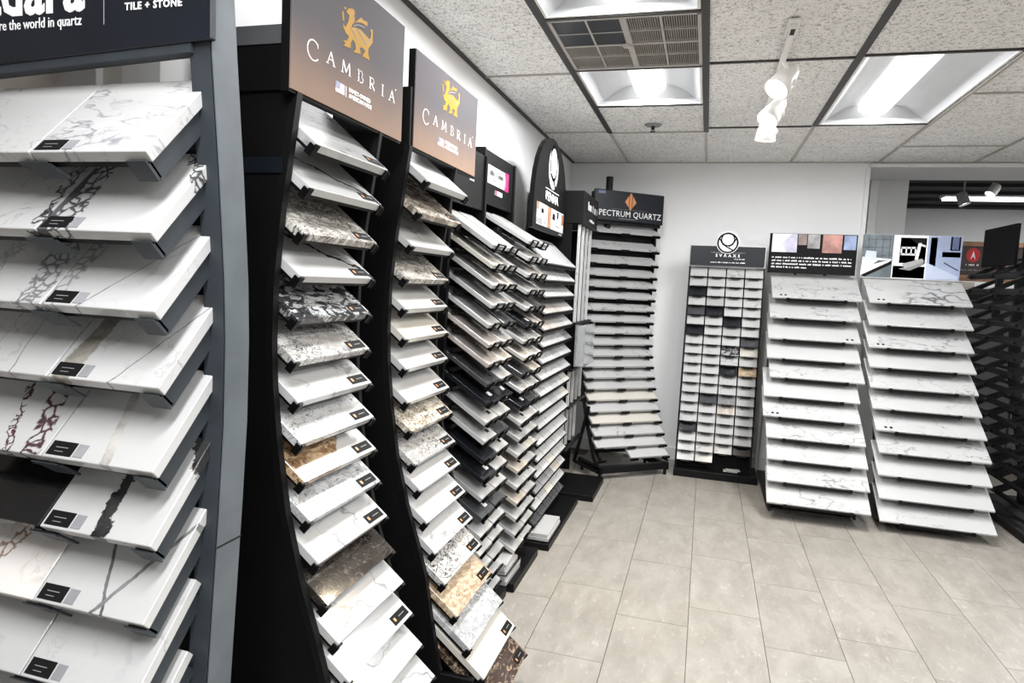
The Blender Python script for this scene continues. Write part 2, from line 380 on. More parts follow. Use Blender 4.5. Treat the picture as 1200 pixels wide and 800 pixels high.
for i, x in enumerate(XL[1:-1], 1):
    far = 5.55 if x > -.7 else (1.19 if x < -1.2 else 5.55)
    split = {4: 4.48, 5: 4.48, 6: 4.37}.get(i, None)
    wd = .015
    if split: tee(x-wd, x+wd, -3, split); tee(x-.008, x+.008, split, 5.55, 'tee_white', .002)
    else: tee(x-.009, x+.009, -3, far, 'tee_white' if x > .6 else 'tee_black', .002)
tee(-1.139, -1.118, 1.19, 5.54, 'tee_black'); tee(-1.117, 4.2, 5.532, 5.549, 'tee_white')
for i in range(len(XL)-1):
    for y in Yj[i][1:-1]:
        x0 = max(XL[i], -1.14) if y > 1.19 else XL[i]
        if XL[i+1] < -1.2 and y > 1.19: continue
        blk = (i == 4 and y < 4) or i in (5, 6)
        tee(x0+.016, XL[i+1]-.016, y-.008, y+.008, 'tee_black' if blk else 'tee_white', .004 if blk else .002)

def troffer(x0, x1, y0, y1, label, power, seen):
    """recessed basket fixture: white pan with flared sides and a glowing lens strip along its middle"""
    r = thing('ceiling_light', label, 'ceiling light', ((x0+x1)/2, (y0+y1)/2, CE+.001), 0, 'recessed square and long ceiling lights')
    hx, hy = (x1-x0)/2-.017, (y1-y0)/2-.012
    b = MB()
    for s in (-1, 1):
        b.box(s*hx-(.012 if s > 0 else 0), s*hx+(.012 if s < 0 else 0), -hy, hy, -.002, .006)
        b.box(-hx+.012, hx-.012, s*hy-(.012 if s > 0 else 0), s*hy+(.012 if s < 0 else 0), -.002, .006)
    b.build('frame', 'white_metal', r)
    # concave reflector, one curved sheet with closed ends
    n = 8; b = MB(); cw = .30*hx
    for s in (-1, 1):
        prof = [(s*(hx-.012-(hx-.012-cw)*k/n), .10*math.sin(k/n*math.pi/2)) for k in range(n+1)]
        vs = [(p[0], y, p[1]) for y in (-hy+.012, hy-.012) for p in prof]
        b.add(vs, [(k, k+1, k+n+2, k+n+1) for k in range(n)])
        for y in (-hy+.0125, hy-.0125):
            b.box(min(prof[0][0], 0), max(prof[0][0], 0), y-.0005, y+.0005, 0, .13)
    b.build('reflector', 'reflector', r, smooth=False)
    L = MB(); pr = [(cw*math.cos(a), .095-.055*math.sin(a)) for a in [math.pi*k/8 for k in range(9)]]
    L.add([(p[0], y, p[1]) for y in (-hy+.014, hy-.014) for p in pr], [(k, k+1, k+10, k+9) for k in range(8)])
    L.build('lens', 'lens', r, smooth=True)
    MB().box(-hx, hx, -hy, hy, .135, .16).build('housing', 'white_metal', r)
    area('troffer_lamp', ((x0+x1)/2, (y0+y1)/2, CE+.028), .22, (y1-y0)-.08, power)
names = {(4, 2): 'square ceiling light cut by the top edge, next to the air grille', (4, 3): 'square ceiling light between the air grille and the sprinkler', (6, 3): 'long rectangular ceiling light beside the white track spots'}
for n_, (x0, x1, a, b, i) in enumerate(fixt):
    lab = {4: 'added unseen small square ceiling light above the near end of the aisle', 6: 'added unseen long ceiling light nearer than the one beside the spots', 8: 'added unseen long ceiling light over the open floor' + (' in front of the slab racks' if a > 0 else ' behind the viewer'), 9: 'added unseen long ceiling light above the empty black rack'}.get(i)
    if i == 4 and abs(a-1.97) < .1: lab = names[(4, 2)]
    elif i == 4 and abs(a-3.19) < .1: lab = names[(4, 3)]
    elif i == 6 and a > 2: lab = names[(6, 3)]
    troffer(x0, x1, a, b, lab, 26*(b-a)/.61 if b-a < .7 else 42, True)

# air grille
g = thing('air_grille', 'square egg-crate return air grille between two square ceiling lights', 'air vent', (-.3775, 2.882, CE+.001))
b = MB(); hx, hy = .285, .292
for s in (-1, 1):
    b.box(s*hx-.012, s*hx+.012, -hy, hy, -.004, .008); b.box(-hx, hx, s*hy-.012, s*hy+.012, -.004, .008)
b.build('frame', 'tee_white', g)
MB().box(-.012, .012, -hy, hy, -.003, .01).build('divider', 'tee_white', g); 
MB().box(-hx, hx, -.007, .007, -.002, .01).build('divider', 'tee_white', g)
b = MB()
for s in (-.14, .14): b.box(s-.004, s+.004, -hy, hy, -.001, .01); b.box(-hx, hx, s-.003, s+.003, -.001, .01)
b.build('crossbar', 'tee_white', g)
b = MB()
for k in range(64): x = -hx+.01+k*(2*hx-.02)/63; b.box(x-.0012, x+.0012, -hy+.012, hy-.012, .002, .014)
b.build('louvre', 'tee_white', g)['kind'] = 'stuff'
MB().box(-hx, hx, -hy, hy, .05, .06).build('filter', 'strip_grey', g)
MB().box(-hx+.012, -.013, -hy+.012, -.008, .0004, .0016).build('damper', 'navy', g)
MB().cyl((-.01, .0, -.003), (-.01, .0, -.012), .022, .018).build('boss', 'tee_white', g)
# sprinkler
s = thing('sprinkler_head', 'small dark fire sprinkler in the ceiling tile past the square light', 'sprinkler', (-.389, 4.28, CE))
MB().cyl((0, 0, 0), (0, 0, -.008), .055, .045, 20).build('escutcheon', 'ink_grey', s)
b = MB(); b.cyl((0, 0, -.008), (0, 0, -.03), .007); b.bar((-.012, 0, -.01), (-.006, 0, -.04), .003); b.bar((.012, 0, -.01), (.006, 0, -.04), .003); b.cyl((0, 0, -.04), (0, 0, -.043), .016)
b.build('frame', 'black', s)
# track spots
tr = thing('spot_track', 'white ceiling track carrying three spotlights', 'light track', (.235, 3.2, CE-.006))
b = MB(); b.box(-.012, .012, -.50, .66, -.028, -.013); b.build('rail', 'white_metal', tr, .002)
MB().box(-.022, .022, -.52, -.36, -.012, .001).build('canopy', 'white_metal', tr, .003)
MB().box(-.008, .008, -.49, -.43, -.0290, -.0282).build('slot', 'black', tr)
def spot(loc, d, label):
    r = thing('track_spotlight', label, 'spotlight', loc, 0, 'white spotlights on the ceiling track')
    d = Vector(d).normalized(); m = d.to_track_quat('Z', 'Y').to_matrix().to_4x4()
    MB().lathe([(0.0, -.10), (.018, -.098), (.030, -.08), (.036, -.05), (.044, -.01), (.052, .045), (.048, .045), (.040, 0), (.034, -.03)], m).build('lamp_head', 'white_metal', r, smooth=True)
    MB().lathe([(.0, .012), (.025, .014), (.044, .022)], m).build('bulb', 'bulb', r, smooth=True)
    b = MB(); b.cyl((-.055 if d.x > 0 else .055, 0, .0), (0, 0, -.0), .014, .014, 12); b.bar((-.05 if d.x > 0 else .05, 0, 0), (0, 0, CE-.05-loc[2]), .016, .012); b.build('arm', 'white_metal', r)
    l = D.lights.new('spot_lamp', 'SPOT'); l.energy = 22; l.color = (1, .84, .62); l.spot_size = R(75); l.spot_blend = .5; l.shadow_soft_size = .03
    o = D.objects.new('spot_lamp', l); COL.objects.link(o); o.location = Vector(loc)+d*.06; o.rotation_euler = (-d).to_track_quat('Z', 'Y').to_euler()
spot((.235, 3.02, 2.245), (-.55, -.5, -.85), 'largest and nearest white spotlight on the ceiling track')
spot((.235, 3.44, 2.225), (-.5, -.45, -.85), 'middle white spotlight on the ceiling track')
spot((.235, 3.75, 2.21), (-.05, .1, -1), 'lowest white spotlight pointing straight down on the track')

# ------------------------------------------------------------------ tiles and stickers
tile_cache = {}
def tile_mesh(wd, dp, th, mat):
    k = (wd, dp, th, mat)
    if k not in tile_cache: tile_cache[k] = MB().box(-wd/2, wd/2, 0, dp, 0, th).mesh('tile', mat, .0012)
    return tile_cache[k]
def sample(name, mat, wd, dp, th, loc, tilt, rz, label, cat, group, rng=None, sticker=None):
    o = put(name, tile_mesh(wd, dp, th, mat), None, loc, (tilt, 0, rz)); tag(o, label, cat, group)
    if sticker:
        kind, sx, sy = sticker; key = ('st', kind)
        if key not in tile_cache:
            l = {'atlas': (.052, .026), 'quartz': (.078, .026), 'small': (.026, .018), 'white': (.03, .022)}[kind]
            tile_cache[key] = (MB().box(-l[0]/2, l[0]/2, -l[1]/2, l[1]/2, 0, .0012).mesh('sticker', 'ink_white' if kind == 'white' else 'ink_black'), l)
        me, l = tile_cache[key]; st = put('sticker', me, o, (sx, sy, th))
        if kind == 'atlas':
            k2 = 'st_tag'
            if k2 not in tile_cache:
                tile_cache[k2] = MB().box(.030, .050, -.012, .012, 0, .0011).mesh('price_tag', 'ink_grey'); tile_cache['st_txt'] = MB().box(-.014, .012, .001, .0022, .0012, .0016).box(-.012, .006, -.0065, -.0055, .0012, .0016).mesh('lettering', 'ink_grey')
            put('price_tag', tile_cache[k2], o, (sx, sy, th)); put('lettering', tile_cache['st_txt'], st)
        if kind == 'quartz':
            if 'st_q' not in tile_cache:
                tile_cache['st_q'] = MB().box(-.030, -.022, -.005, .005, .0012, .0017).mesh('emblem', 'orange'); tile_cache['st_q2'] = MB().box(-.006, .024, -.001, .001, .0012, .0016).mesh('lettering', 'ink_grey')
            put('emblem', tile_cache['st_q'], st); put('lettering', tile_cache['st_q2'], st)
    return o

# ------------------------------------------------------------------ 1: grey rack facing the camera
RX = -1.06
ROW1 = [(.849, 1.535), (.858, 1.414), (.865, 1.292), (.874, 1.17), (.862, 1.036), (.857, .916), (.843, .792), (.819, .672), (.80, .55), (.78, .43)]
q = quartz
K = dict(rnd=False, rough=.14)
def q1(n, **k):
    kk = dict(K); kk.update(k); M['s_'+n] = quartz('stone '+n, kk.pop('base', W0), kk.pop('vein', (.3, .3, .31)), **kk); return 's_'+n
S1 = [(q1('a', scale=7, width=.014, amt=1., stretch=2.2, rot=70, seed=3), q1('b', vein=(.22, .22, .24), scale=7, width=.024, amt=1., stretch=2.6, rot=75, seed=5), 'white slab with faint grey veins', 'white slab with a cluster of fine grey veins'),
      (q1('c', vein=(.2, .2, .2), scale=10, width=.02, amt=.7, rot=70, seed=1, bands=((8, .108, .012, (.04, .04, .045), .05, .03, 50),)), q1('d', scale=3, width=.01, amt=.2, bands=((6, -.082, .034, (.06, .06, .065), .04, .04, 46), (6, -.100, .011, (.05, .05, .055), .06, .03), (30, .172, .014, (.05, .05, .055), .05, .03, 60))), 'white slab with scattered dark hairlines', 'white slab with a broad streak of dark broken veins and a dark corner'),
      (q1('e', scale=8, width=.018, amt=1., rot=70, seed=9, stretch=1.6, bands=((4, .08, .03, (.16, .16, .17), .05, .04, 48), (0, -.05, .016, (.3, .3, .3), .04, .04, 60))), q1('f', vein=(.35, .35, .36), scale=5, width=.014, amt=.7, rot=60, seed=2, bands=((-38.5, -.035, .0016, (.12, .12, .12), .006, .02), (-31, .048, .001, (.3, .3, .3), .01, .02), (0, -.10, .02, (.25, .25, .25), .05, .04, 50))), 'white slab with a grey vein network', 'white slab crossed by long thin grey lines'),
      (q1('g', vein=(.2, .2, .2), scale=5, width=.012, amt=1., rot=15, seed=4, bands=((8, .03, .0013, (.12, .12, .12), .01, .03), (4, -.04, .0013, (.2, .2, .2), .01, .03))), q1('h', vein=(.3, .3, .3), scale=14, width=.02, amt=.5, bands=((-8, -.088, .02, (.15, .14, .12), .03, .02), (-30, .01, .0015, (.12, .12, .12), .01, .02), (-30, .07, .001, (.3, .3, .3), .01, .02))), 'white slab with fine dark hairline veins', 'white slab with a brown grey band along one edge'),
      (q1('i', scale=4, width=.012, amt=.5, bands=((12.7, .088, .022, (.06, .028, .032), .03, .02, 42), (22, .033, .009, (.06, .02, .03), .03, .02, 70), (25, -.05, .022, (.05, .02, .025), .03, .03, 45))), q1('j', scale=3, width=.01, amt=.15, bands=((12.4, .0157, .010, (.24, .23, .215), .012, .02),)), 'white slab with maroon black broken veins', 'white slab with a single grey beige band'),
      (q1('k', base=(.007, .007, .0075), vein=(.05, .05, .05), scale=4, width=.008, amt=.5), q1('l', scale=3, width=.01, amt=.2, bands=((4, .0, .015, (.008, .008, .008), .05, .10), (28, .185, .022, (.010, .010, .010), .05, .05))), 'black slab', 'white slab with a bold ragged black vein'),
      (q1('m', base=(.68, .65, .62), vein=(.3, .2, .15), scale=6, width=.02, amt=.5, bands=((-24, -.036, .018, (.27, .18, .14), .04, .02, 55),)), q1('n', scale=3, width=.01, amt=.15, bands=((24, .026, .0032, (.07, .07, .07), .010, .015), (-32.6, .006, .0038, (.10, .10, .10), .010, .015))), 'beige slab with brown veins', 'white slab with two dark grey veins meeting in a V'),
      (q1('o', scale=5, width=.014, amt=.8, rot=60, seed=6), q1('p', scale=7, width=.018, amt=.7, rot=60, seed=7), 'white slab with barely visible veins', 'white slab with a small crackle of grey veins'),
      (q1('r', scale=4, width=.014, amt=.4, rot=30, seed=8), q1('t', scale=4, width=.014, amt=.4, rot=30, seed=12), 'pale white slab', 'pale white slab'),
      ('white', 'white', 'plain white slab', 'plain white slab')]
r1 = thing('display_rack', 'tall dark grey slab rack facing the camera under a navy sign', 'display rack', (RX, .95, 0))
PO = [(0, -.05), (.45, -.02), (.70, .0), (.95, .02), (1.10, .03), (1.25, .032), (1.355, .028), (1.54, .012), (1.73, -.008), (1.95, -.03)]
for s, x0, x1 in ((1, .228, .256), (-1, -.515, -.487)):
    f_ = MB(); f_.ribbon([(z[1]+.09 if False else y+.002, z[0] if False else zz) for (zz, y), z in zip([(a, b_) for a, b_ in PO], PO)], [(y+.068, zz) for zz, y in PO], x0, x1)
    f_.build('post', 'grey_metal', r1)
    g_ = MB(); g_.ribbon([(y+.001, zz) for zz, y in PO], [(y+.012, zz) for zz, y in PO], x0-(.012 if s > 0 else 0), x1+(0 if s > 0 else .012)); g_.build('post_edge', 'grey_metal', r1)
    h_ = MB(); h_.ribbon([(y+.004, zz) for zz, y in PO], [(y+.066, zz) for zz, y in PO], x1 if s > 0 else x0-.002, x1+.002 if s > 0 else x0); h_.build('lit_side', 'lit_slate', r1)  # paler skin on the post's side: the light falling there put into the colour
MB().box(.2578, .2588, .018, .084, .883, .8855).build('seam', 'black', r1)
MB().box(-.485, .15, .145, .155, .0, 1.60).build('back_panel', 'black_panel', r1)
MB().box(-.485, -.46, .12, .145, 1.60, 1.78).build('back_post', 'black', r1)
MB().box(-.515, .256, -.10, .25, 0, .06).build('base', 'grey_metal', r1)
sg = MB().prism([(-.50, 1.708), (.268, 1.744), (.268, 2.10), (-.50, 2.10)], -.019, -.006, 'xz').build('sign_board', 'navy', r1, .002)
MB().prism([(-.49, 1.694), (.225, 1.727), (.225, 1.742), (-.49, 1.708)], -.015, .01, 'xz').build('sign_lip', 'grey_metal', r1)
word('vadara', .125, .010, 1.806, -.0195, 'ink_white', sg, align='RIGHT', bold=.003, sx=.86)
word('capture the world in quartz', .0255, .004, 1.780, -.0195, 'ink_white', sg, align='RIGHT', sx=.82)
word('TILE + STONE', .0165, .154, 1.7985, -.0195, 'ink_white', sg, bold=.0004, space=1.15)
MB().box(.0515, .0525, -.0197, -.019, 1.778, 1.95).build('divider_line', 'ink_grey', sg)
T1 = R(46)
for i, (y, z) in enumerate(ROW1):
    yy = y-.95; m = Matrix.Translation((0, yy, z)) @ Matrix.Rotation(T1, 4, 'X')
    b = MB(); b.box(.216, .227, .0, .185, -.034, -.001, m); b.box(.19, .227, -.004, .004, -.03, -.002, m); b.box(.19, .228, -.006, -.0035, -.032, .006, m)
    b.build('side_rail', 'grey_metal', r1)
    b = MB(); b.box(-.227-.24, -.216-.24, .0, .185, -.034, -.001, m); b.build('side_rail', 'grey_metal', r1)
    b = MB(); b.prism([(-.028, -.0015), (.03, -.0015), (.05, -.03), (-.005, -.03)], -.004, .0, 'xz', m); b.box(-.028, .03, -.006, -.0035, -.004, .005, m); b.box(-.01, .01, 0, .18, -.02, -.0015, m)
    b.build('centre_bracket', 'grey_metal', r1)
    b = MB(); b.box(-.46, .216, .17, .185, -.02, -.0015, m); b.box(-.46, .216, .004, .012, -.012, -.0015, m)
    b.build('cross_bar', 'black', r1)
    mL, mR, lL, lR = S1[i]
    rowt = ORD[i]+' row' if i else 'top row'
    sample('quartz_slab', mR, .230, .203, .02, (RX+.119, y, z), T1, 0, f'{lR}, {rowt} of the grey rack, beside its right post', 'stone sample', 'slabs on the grey rack', sticker=('atlas', -.083, .018))
    sample('quartz_slab', mL, .230, .203, .02, (RX-.114, y, z), T1, 0, f'{lL}, {rowt} of the grey rack, inner left slab', 'stone sample', 'slabs on the grey rack')

# ------------------------------------------------------------------ curved racks
PROF = [(0, -.20), (.10, -.19), (.25, -.15), (.37, -.125), (.48, -.105), (.57, -.078), (.70, -.034), (.85, .005), (1.0, .029), (1.13, .043), (1.225, .047), (1.355, .045), (1.5, .031), (1.625, .013), (1.755, -.005)]
def curved_rack(label, loc, rz, wd, prof, back, name='display_rack', top=1.755, th=.02):
    r = thing(name, label, 'display rack', loc, rz)
    for x0, x1 in ((-wd/2, -wd/2+.012), (wd/2-.012, wd/2)):
        b = MB(); n = len(prof)
        b.ribbon([(y+.018, z) for z, y in prof], [(back, z) for z, y in prof], x0, x1); b.build('side_panel', 'black_panel', r)
        b = MB(); b.ribbon([(y, z) for z, y in prof], [(y+.018, z) for z, y in prof], x0-.001, x1+.006 if x0 < 0 else x1+.001); b.build('side_edge', 'black', r)
    MB().box(-wd/2+.012, wd/2-.012, back-.012, back, 0, top).build('back_panel', 'black_panel', r)
    return r
def tray(r, wd, dp, th, x, y, z, tilt, lip=.018, hook=.010):
    m = Matrix.Translation((x, y, z)) @ Matrix.Rotation(tilt, 4, 'X'); b = MB()
    for s in (-1, 1):
        b.box(s*(wd/2-.006)-.004, s*(wd/2-.006)+.004, 0, dp, -.006, -.001, m)
        b.box(s*(wd/2-.006)-.008, s*(wd/2-.006)+.007, -.006, -.001, -.007, lip, m)
        b.box(s*(wd/2+.003)-.002, s*(wd/2+.003)+.002, -.008, hook, -.010, lip*.8, m)
    b.box(-wd/2+.016, wd/2-.016, dp-.02, dp, -.010, -.001, m); b.box(-wd/2+.016, wd/2-.016, .002, .012, -.008, -.001, m)
    return b.build('tray', 'black_plastic', r)

DR = [[(.185,.203),(.194,.213),(.213,.219),(.22,.215),(.217,.206),(.22,.199),(.207,.181),(.226,.186),(.248,.189),(.269,.185),(.287,.184),(.292,.198),(.287,.203),(.294,.208),(.299,.205),(.299,.181),(.29,.171),(.282,.164),(.28,.152),(.289,.139),(.275,.139),(.254,.137),(.261,.145),(.267,.152),(.256,.155),(.242,.151),(.25,.14),(.234,.137),(.218,.134),(.228,.144),(.225,.153),(.214,.158),(.206,.149),(.207,.138),(.191,.135),(.177,.134),(.185,.14),(.174,.143),(.19,.147),(.197,.158),(.184,.161),(.176,.169),(.174,.176),(.183,.171),(.193,.185),(.198,.2)],
      [(.212,.187),(.225,.198),(.247,.215),(.252,.212),(.273,.215),(.274,.206),(.248,.204),(.228,.198)], [(.169,.196),(.174,.2),(.179,.183),(.173,.18)], [(.174,.208),(.185,.211),(.182,.205)]]
def brand_sign(r, x0, x1, y, zb, zt, sc):
    """copper board with the gold winged beast, spaced serif capitals, a flag and two small lines"""
    s = MB().box(x0, x1, y, y+.003, zb, zt).build('sign_board', 'sign', r)
    MB().box(x0-.0015, x1, y+.0035, y+.022, zb-.006, zt).build('sign_backing', 'black_panel', r)
    f = lambda p: (x0+p[0]*sc, zb+p[1]*sc)
    for d in DR: 
        me = poly([f(p) for p in d], y, 'gold', s, 'emblem')
    b = MB()
    for pl in ([(.215, .186), (.235, .195), (.262, .199)], [(.205, .178), (.222, .170), (.228, .162)], [(.232, .186), (.25, .176), (.27, .168), (.29, .186)]):
        stroke(b, [f(p) for p in pl], .0022*sc, y-.0009, .0004)
    b.build('emblem_line', 'ink_grey', s)
    # letters: C A M B R I A, C larger
    B = .0815; H = .024; cur = [MB()]
    def flush():
        cur[0].build('letter', 'ink_white', s); cur[0] = MB()
    def S(pts, wd): stroke(cur[0], [f(p) for p in pts], wd*sc, y)
    cxx, cz2, rx, rz_ = .071, .0885, .020, .0185
    arc = [(cxx+rx*math.cos(R(a)), cz2+rz_*math.sin(R(a))) for a in range(45, 322, 16)]
    S(arc, .0026); S([(arc[0][0], arc[0][1]+.003), (arc[0][0]+.001, arc[0][1]-.005)], .0016)
    flush()
    def A(x):
        S([(x-.012, B), (x, B+H)], .0014); S([(x, B+H), (x+.013, B)], .0030); S([(x-.007, B+.009), (x+.008, B+.009)], .0014)
        S([(x-.016, B), (x-.008, B)], .0014); S([(x+.008, B), (x+.017, B)], .0014)
    A(.132); flush()
    x = .191; S([(x-.015, B), (x-.012, B+H)], .0015); S([(x-.012, B+H), (x, B+.003)], .003); S([(x, B+.003), (x+.012, B+H)], .0015); S([(x+.012, B+H), (x+.015, B)], .003)
    for e in (-.015, .015): S([(x+e-.004, B), (x+e+.004, B)], .0014)
    flush()
    def stem(x): S([(x, B), (x, B+H)], .003); S([(x-.004, B), (x+.005, B)], .0014); S([(x-.004, B+H), (x+.005, B+H)], .0014)
    def bowl(x, z0, z1, r): S([(x, z1)]+[(x+r*.5+r*.5*math.cos(R(a)), (z0+z1)/2+(z1-z0)/2*math.sin(R(a))) for a in range(90, -91, -30)]+[(x, z0)], .0018)
    x = .243; stem(x); bowl(x, B+.0125, B+H, .016); bowl(x, B, B+.0125, .019)
    flush(); x = .294; stem(x); bowl(x, B+.012, B+H, .017); S([(x+.006, B+.012), (x+.020, B)], .003)
    flush(); stem(.353); flush(); A(.400); S([(.418, .112), (.420, .113)], .003)
    flush()
    # flag
    for i in range(7):
        poly([f(p) for p in ((.152, .036+i*.003), (.186, .036+i*.003), (.186, .039+i*.003), (.152, .039+i*.003))], y, 'flag_pink' if i % 2 == 0 else 'ink_white', s, 'flag_stripe')
    poly([f(p) for p in ((.152, .045), (.168, .045), (.168, .057), (.152, .057))], y-.0008, 'flag_blue', s, 'flag_canton')
    poly([f(p) for p in ((.192, .035), (.1935, .035), (.1935, .057), (.192, .057))], y, 'ink_white', s, 'divider_line')
    word('FAMILY-OWNED', .0125*sc, *f((.204, .049)), y-.0005, 'ink_white', s, align='LEFT', bold=.0003, sx=1.0)
    word('AMERICAN MADE', .0125*sc, *f((.204, .037)), y-.0005, 'ink_white', s, align='LEFT', bold=.0003, sx=1.0)

# rack two: local x = world Y, local y = -(world X + .85)
LK = {'white': 'plain white slab', 'white_fine': 'white slab with faint thin veins', 'white_vein': 'white slab with grey veins', 'cream': 'cream speckled slab', 'lightgrey': 'light grey slab', 'greystreak': 'white slab with long grey streaks',
      'sw_grey': 'warm grey swirled slab', 'sw_bw': 'bold black and white swirled slab', 'sw_light': 'white and grey swirled slab', 'sw_fine': 'white slab with fine grey marbling', 'sw_grey2': 'pale grey marbled slab', 'sw_beige': 'beige slab with dark swirls',
      'sw_tan': 'tan swirled slab', 'sw_brown': 'brown and white swirled slab', 'sw_dark': 'dark brown slab with pale cracks', 'sw_choc': 'dark brown mottled slab', 'sw_streak': 'brown grey streaked slab', 'sw_ring': 'white slab with black ring swirls',
      'onevein': 'white slab with one thin black vein', 'ragvein': 'white slab with a ragged black vein', 'speckle': 'speckled white slab'}
def fill_curved(r, X0, rows, wd, dp, th, tilt, mats, where, grp, stick):
    loc = r.location; rz = r.rotation_euler.z
    for i, (X, z) in enumerate(rows):
        yl = X0-X; tl = tilt
        tray(r, wd, dp*.7, th, 0, yl, z, tl)
        wp = Matrix.Translation(loc) @ Matrix.Rotation(rz, 4, 'Z') @ Vector((0, yl, z))
        rowt = ORD[i]+' from the top' if i else 'topmost'
        st = ('quartz', wd/2-.05, .022) if stick(i) else None
        sample('quartz_slab', mats[i], wd, dp, th, wp, tl, rz, f'{LK[mats[i]]}, {rowt} on the {where}', 'stone sample', grp, sticker=st)
R2 = [(-.827, 1.636), (-.84, 1.545), (-.852, 1.447), (-.858, 1.355), (-.864, 1.262), (-.864, 1.168), (-.855, 1.078), (-.845, .986), (-.836, .90), (-.82, .813), (-.796, .72), (-.772, .628), (-.741, .545), (-.712, .462), (-.68, .38), (-.64, .30), (-.60, .22)]
r2 = curved_rack('nearest black curved rack of square slabs under a copper coloured sign', (-.85, 1.44, 0), R(90), .38, PROF, .288)
brand_sign(r2, -.218, .30, -.005, 1.752, 2.06, 1.13)
MB().box(-.197, -.185, .02, .25, 1.755, 1.885).build('top_panel', 'black_panel', r2)
MB().box(-.2, -.197, .02, .25, 1.848, 1.886).build('side_rail', 'strip_grey', r2); MB().box(-.194, -.191, .03, .285, 1.585, 1.618).build('side_rail', 'navy', r2)
MB().box(-.18, .18, -.19, .28, .0, .10).build('base', 'black', r2)
fill_curved(r2, -.85, R2, .335, .30, .02, R(39), ['greystreak', 'onevein', 'sw_grey', 'ragvein', 'sw_bw', 'sw_light', 'white_vein', 'sw_fine', 'sw_brown', 'sw_grey2', 'white_fine', 'sw_dark', 'white_fine', 'white', 'white_vein', 'white_fine', 'white'], 'nearest curved rack', 'slabs on the nearest curved rack', lambda i: i not in (11, 12, 14, 15))
R3 = [(-.807, 1.643), (-.828, 1.552), (-.849, 1.456), (-.864, 1.359), (-.864, 1.269), (-.859, 1.18), (-.855, 1.09), (-.845, .99), (-.83, .903), (-.815, .803), (-.794, .726), (-.769, .63), (-.738, .54), (-.703, .45), (-.661, .356), (-.615, .262), (-.567, .18), (-.52, .09)]
r3 = curved_rack('second black curved rack of square slabs under a copper coloured sign', (-.85, 1.99, 0), R(90), .38, PROF, .288)
brand_sign(r3, -.17, .365, -.005, 1.755, 2.03, 1.18)
MB().box(-.187, -.175, .0, .25, 1.755, 1.92).build('top_panel', 'black_panel', r3)
MB().box(-.18, .18, -.19, .28, .0, .06).build('base', 'black', r3)
for x0 in (-.192, .172): MB().box(x0, x0+.02, -.268, -.16, 0, .20).build('foot', 'black', r3, .003)
fill_curved(r3, -.85, R3, .335, .30, .02, R(39), ['white', 'sw_streak', 'white_fine', 'sw_grey', 'white', 'cream', 'white', 'white', 'sw_beige', 'sw_light', 'speckle', 'speckle', 'white_fine', 'sw_ring', 'sw_tan', 'sw_grey2', 'cream', 'sw_choc'], 'second curved rack', 'slabs on the second curved rack', lambda i: i not in (0, 2, 15))

# ------------------------------------------------------------------ strip racks
hook_me = {}
def hook_mesh(wd):
    if wd not in hook_me:
        b = MB(); h = .028; t_ = .0045
        b.box(-wd/2, wd/2, -.012, -.004, -.008, -.008+t_); b.box(-wd/2, wd/2, -.012, -.004, h-t_, h)
        b.box(-wd/2, -wd/2+t_, -.012, -.004, -.008, h); b.box(wd/2-t_, wd/2, -.012, -.004, -.008, h); b.box(-wd*.42, wd*.42, -.006, .16, -.012, -.004)
        hook_me[wd] = b.mesh('tile_hook', 'black_plastic')
    return hook_me[wd]
SL = {'white': 'white', 'white_fine': 'faintly veined white', 'white_vein': 'grey-veined white', 'cream': 'cream', 'lightgrey': 'light grey', 'grey': 'mid grey', 'beige': 'beige', 'charcoal': 'charcoal', 'blackq': 'black', 'navyq': 'navy black', 'pinkish': 'blush beige', 'speckle': 'speckled white'}
def strip_rack(label, loc, frame, rows, cols, where, cols_w, seed, dp, tilt, base, z0, dz, X, top, panel_y):
    r = thing('display_rack', label, 'display rack', loc, R(90))
    a, b_, = frame; bk = 1.135+loc[0]
    MB().box(a, a+.02, panel_y-.01, bk, 0, top).build('side_panel', 'black', r, .002)
    MB().box(b_-.02, b_, panel_y-.01, bk, 0, top).build('side_panel', 'black', r, .002)
    MB().box(a+.02, b_-.02, bk-.02, bk, 0, top).build('back_panel', 'black_panel', r)
    MB().box(a+.02, b_-.02, panel_y, panel_y+.012, z0+.175, top).build('head_panel', 'black', r, .001)
    MB().box(base[0], base[1], base[2], bk, 0, .04).build('base', 'black', r, .002)
    rr = random.Random(seed)
    for i, row in enumerate(rows):
        z = z0-i*dz
        if z < .09: break
        MB().box(a+.02, b_-.02, .13, .145, z+.05, z+.065).build('cross_bar', 'black', r)
        for j, mk in enumerate(row.split()):
            mt, st = (mk.split('*')+[None])[:2]
            x = cols[j]+rr.uniform(-.003, .003); y = rr.uniform(-.004, .004)
            hk = put('tile_hook', hook_mesh(round(cols_w*.62, 3)), r, (x, y, z), (tilt, 0, 0))
            wp = Matrix.Translation(Vector(loc)) @ Matrix.Rotation(R(90), 4, 'Z') @ Vector((x, y, z))
            col_w = ['near column', 'far column'][j]
            sample('stone_strip', mt, cols_w, dp, .017, wp, tilt, R(90), f'{SL[mt]} sample strip, {ORD[i]} row, {col_w} of the {where}', 'stone sample', f'strips on the {where}', sticker=(('small' if st == 'b' else 'white'), .03, .035) if st else None)
    return r
A_ = ['white white', 'cream white', 'white cream', 'white white', 'white charcoal', 'pinkish white', 'pinkish cream', 'charcoal*b white', 'navyq*w blackq*w', 'white*b white', 'white*b charcoal', 'navyq white*b', 'blackq*w white', 'lightgrey*b white*b', 'charcoal*w charcoal', 'white*b white', 'white white*b', 'white lightgrey', 'white*b white', 'white white']
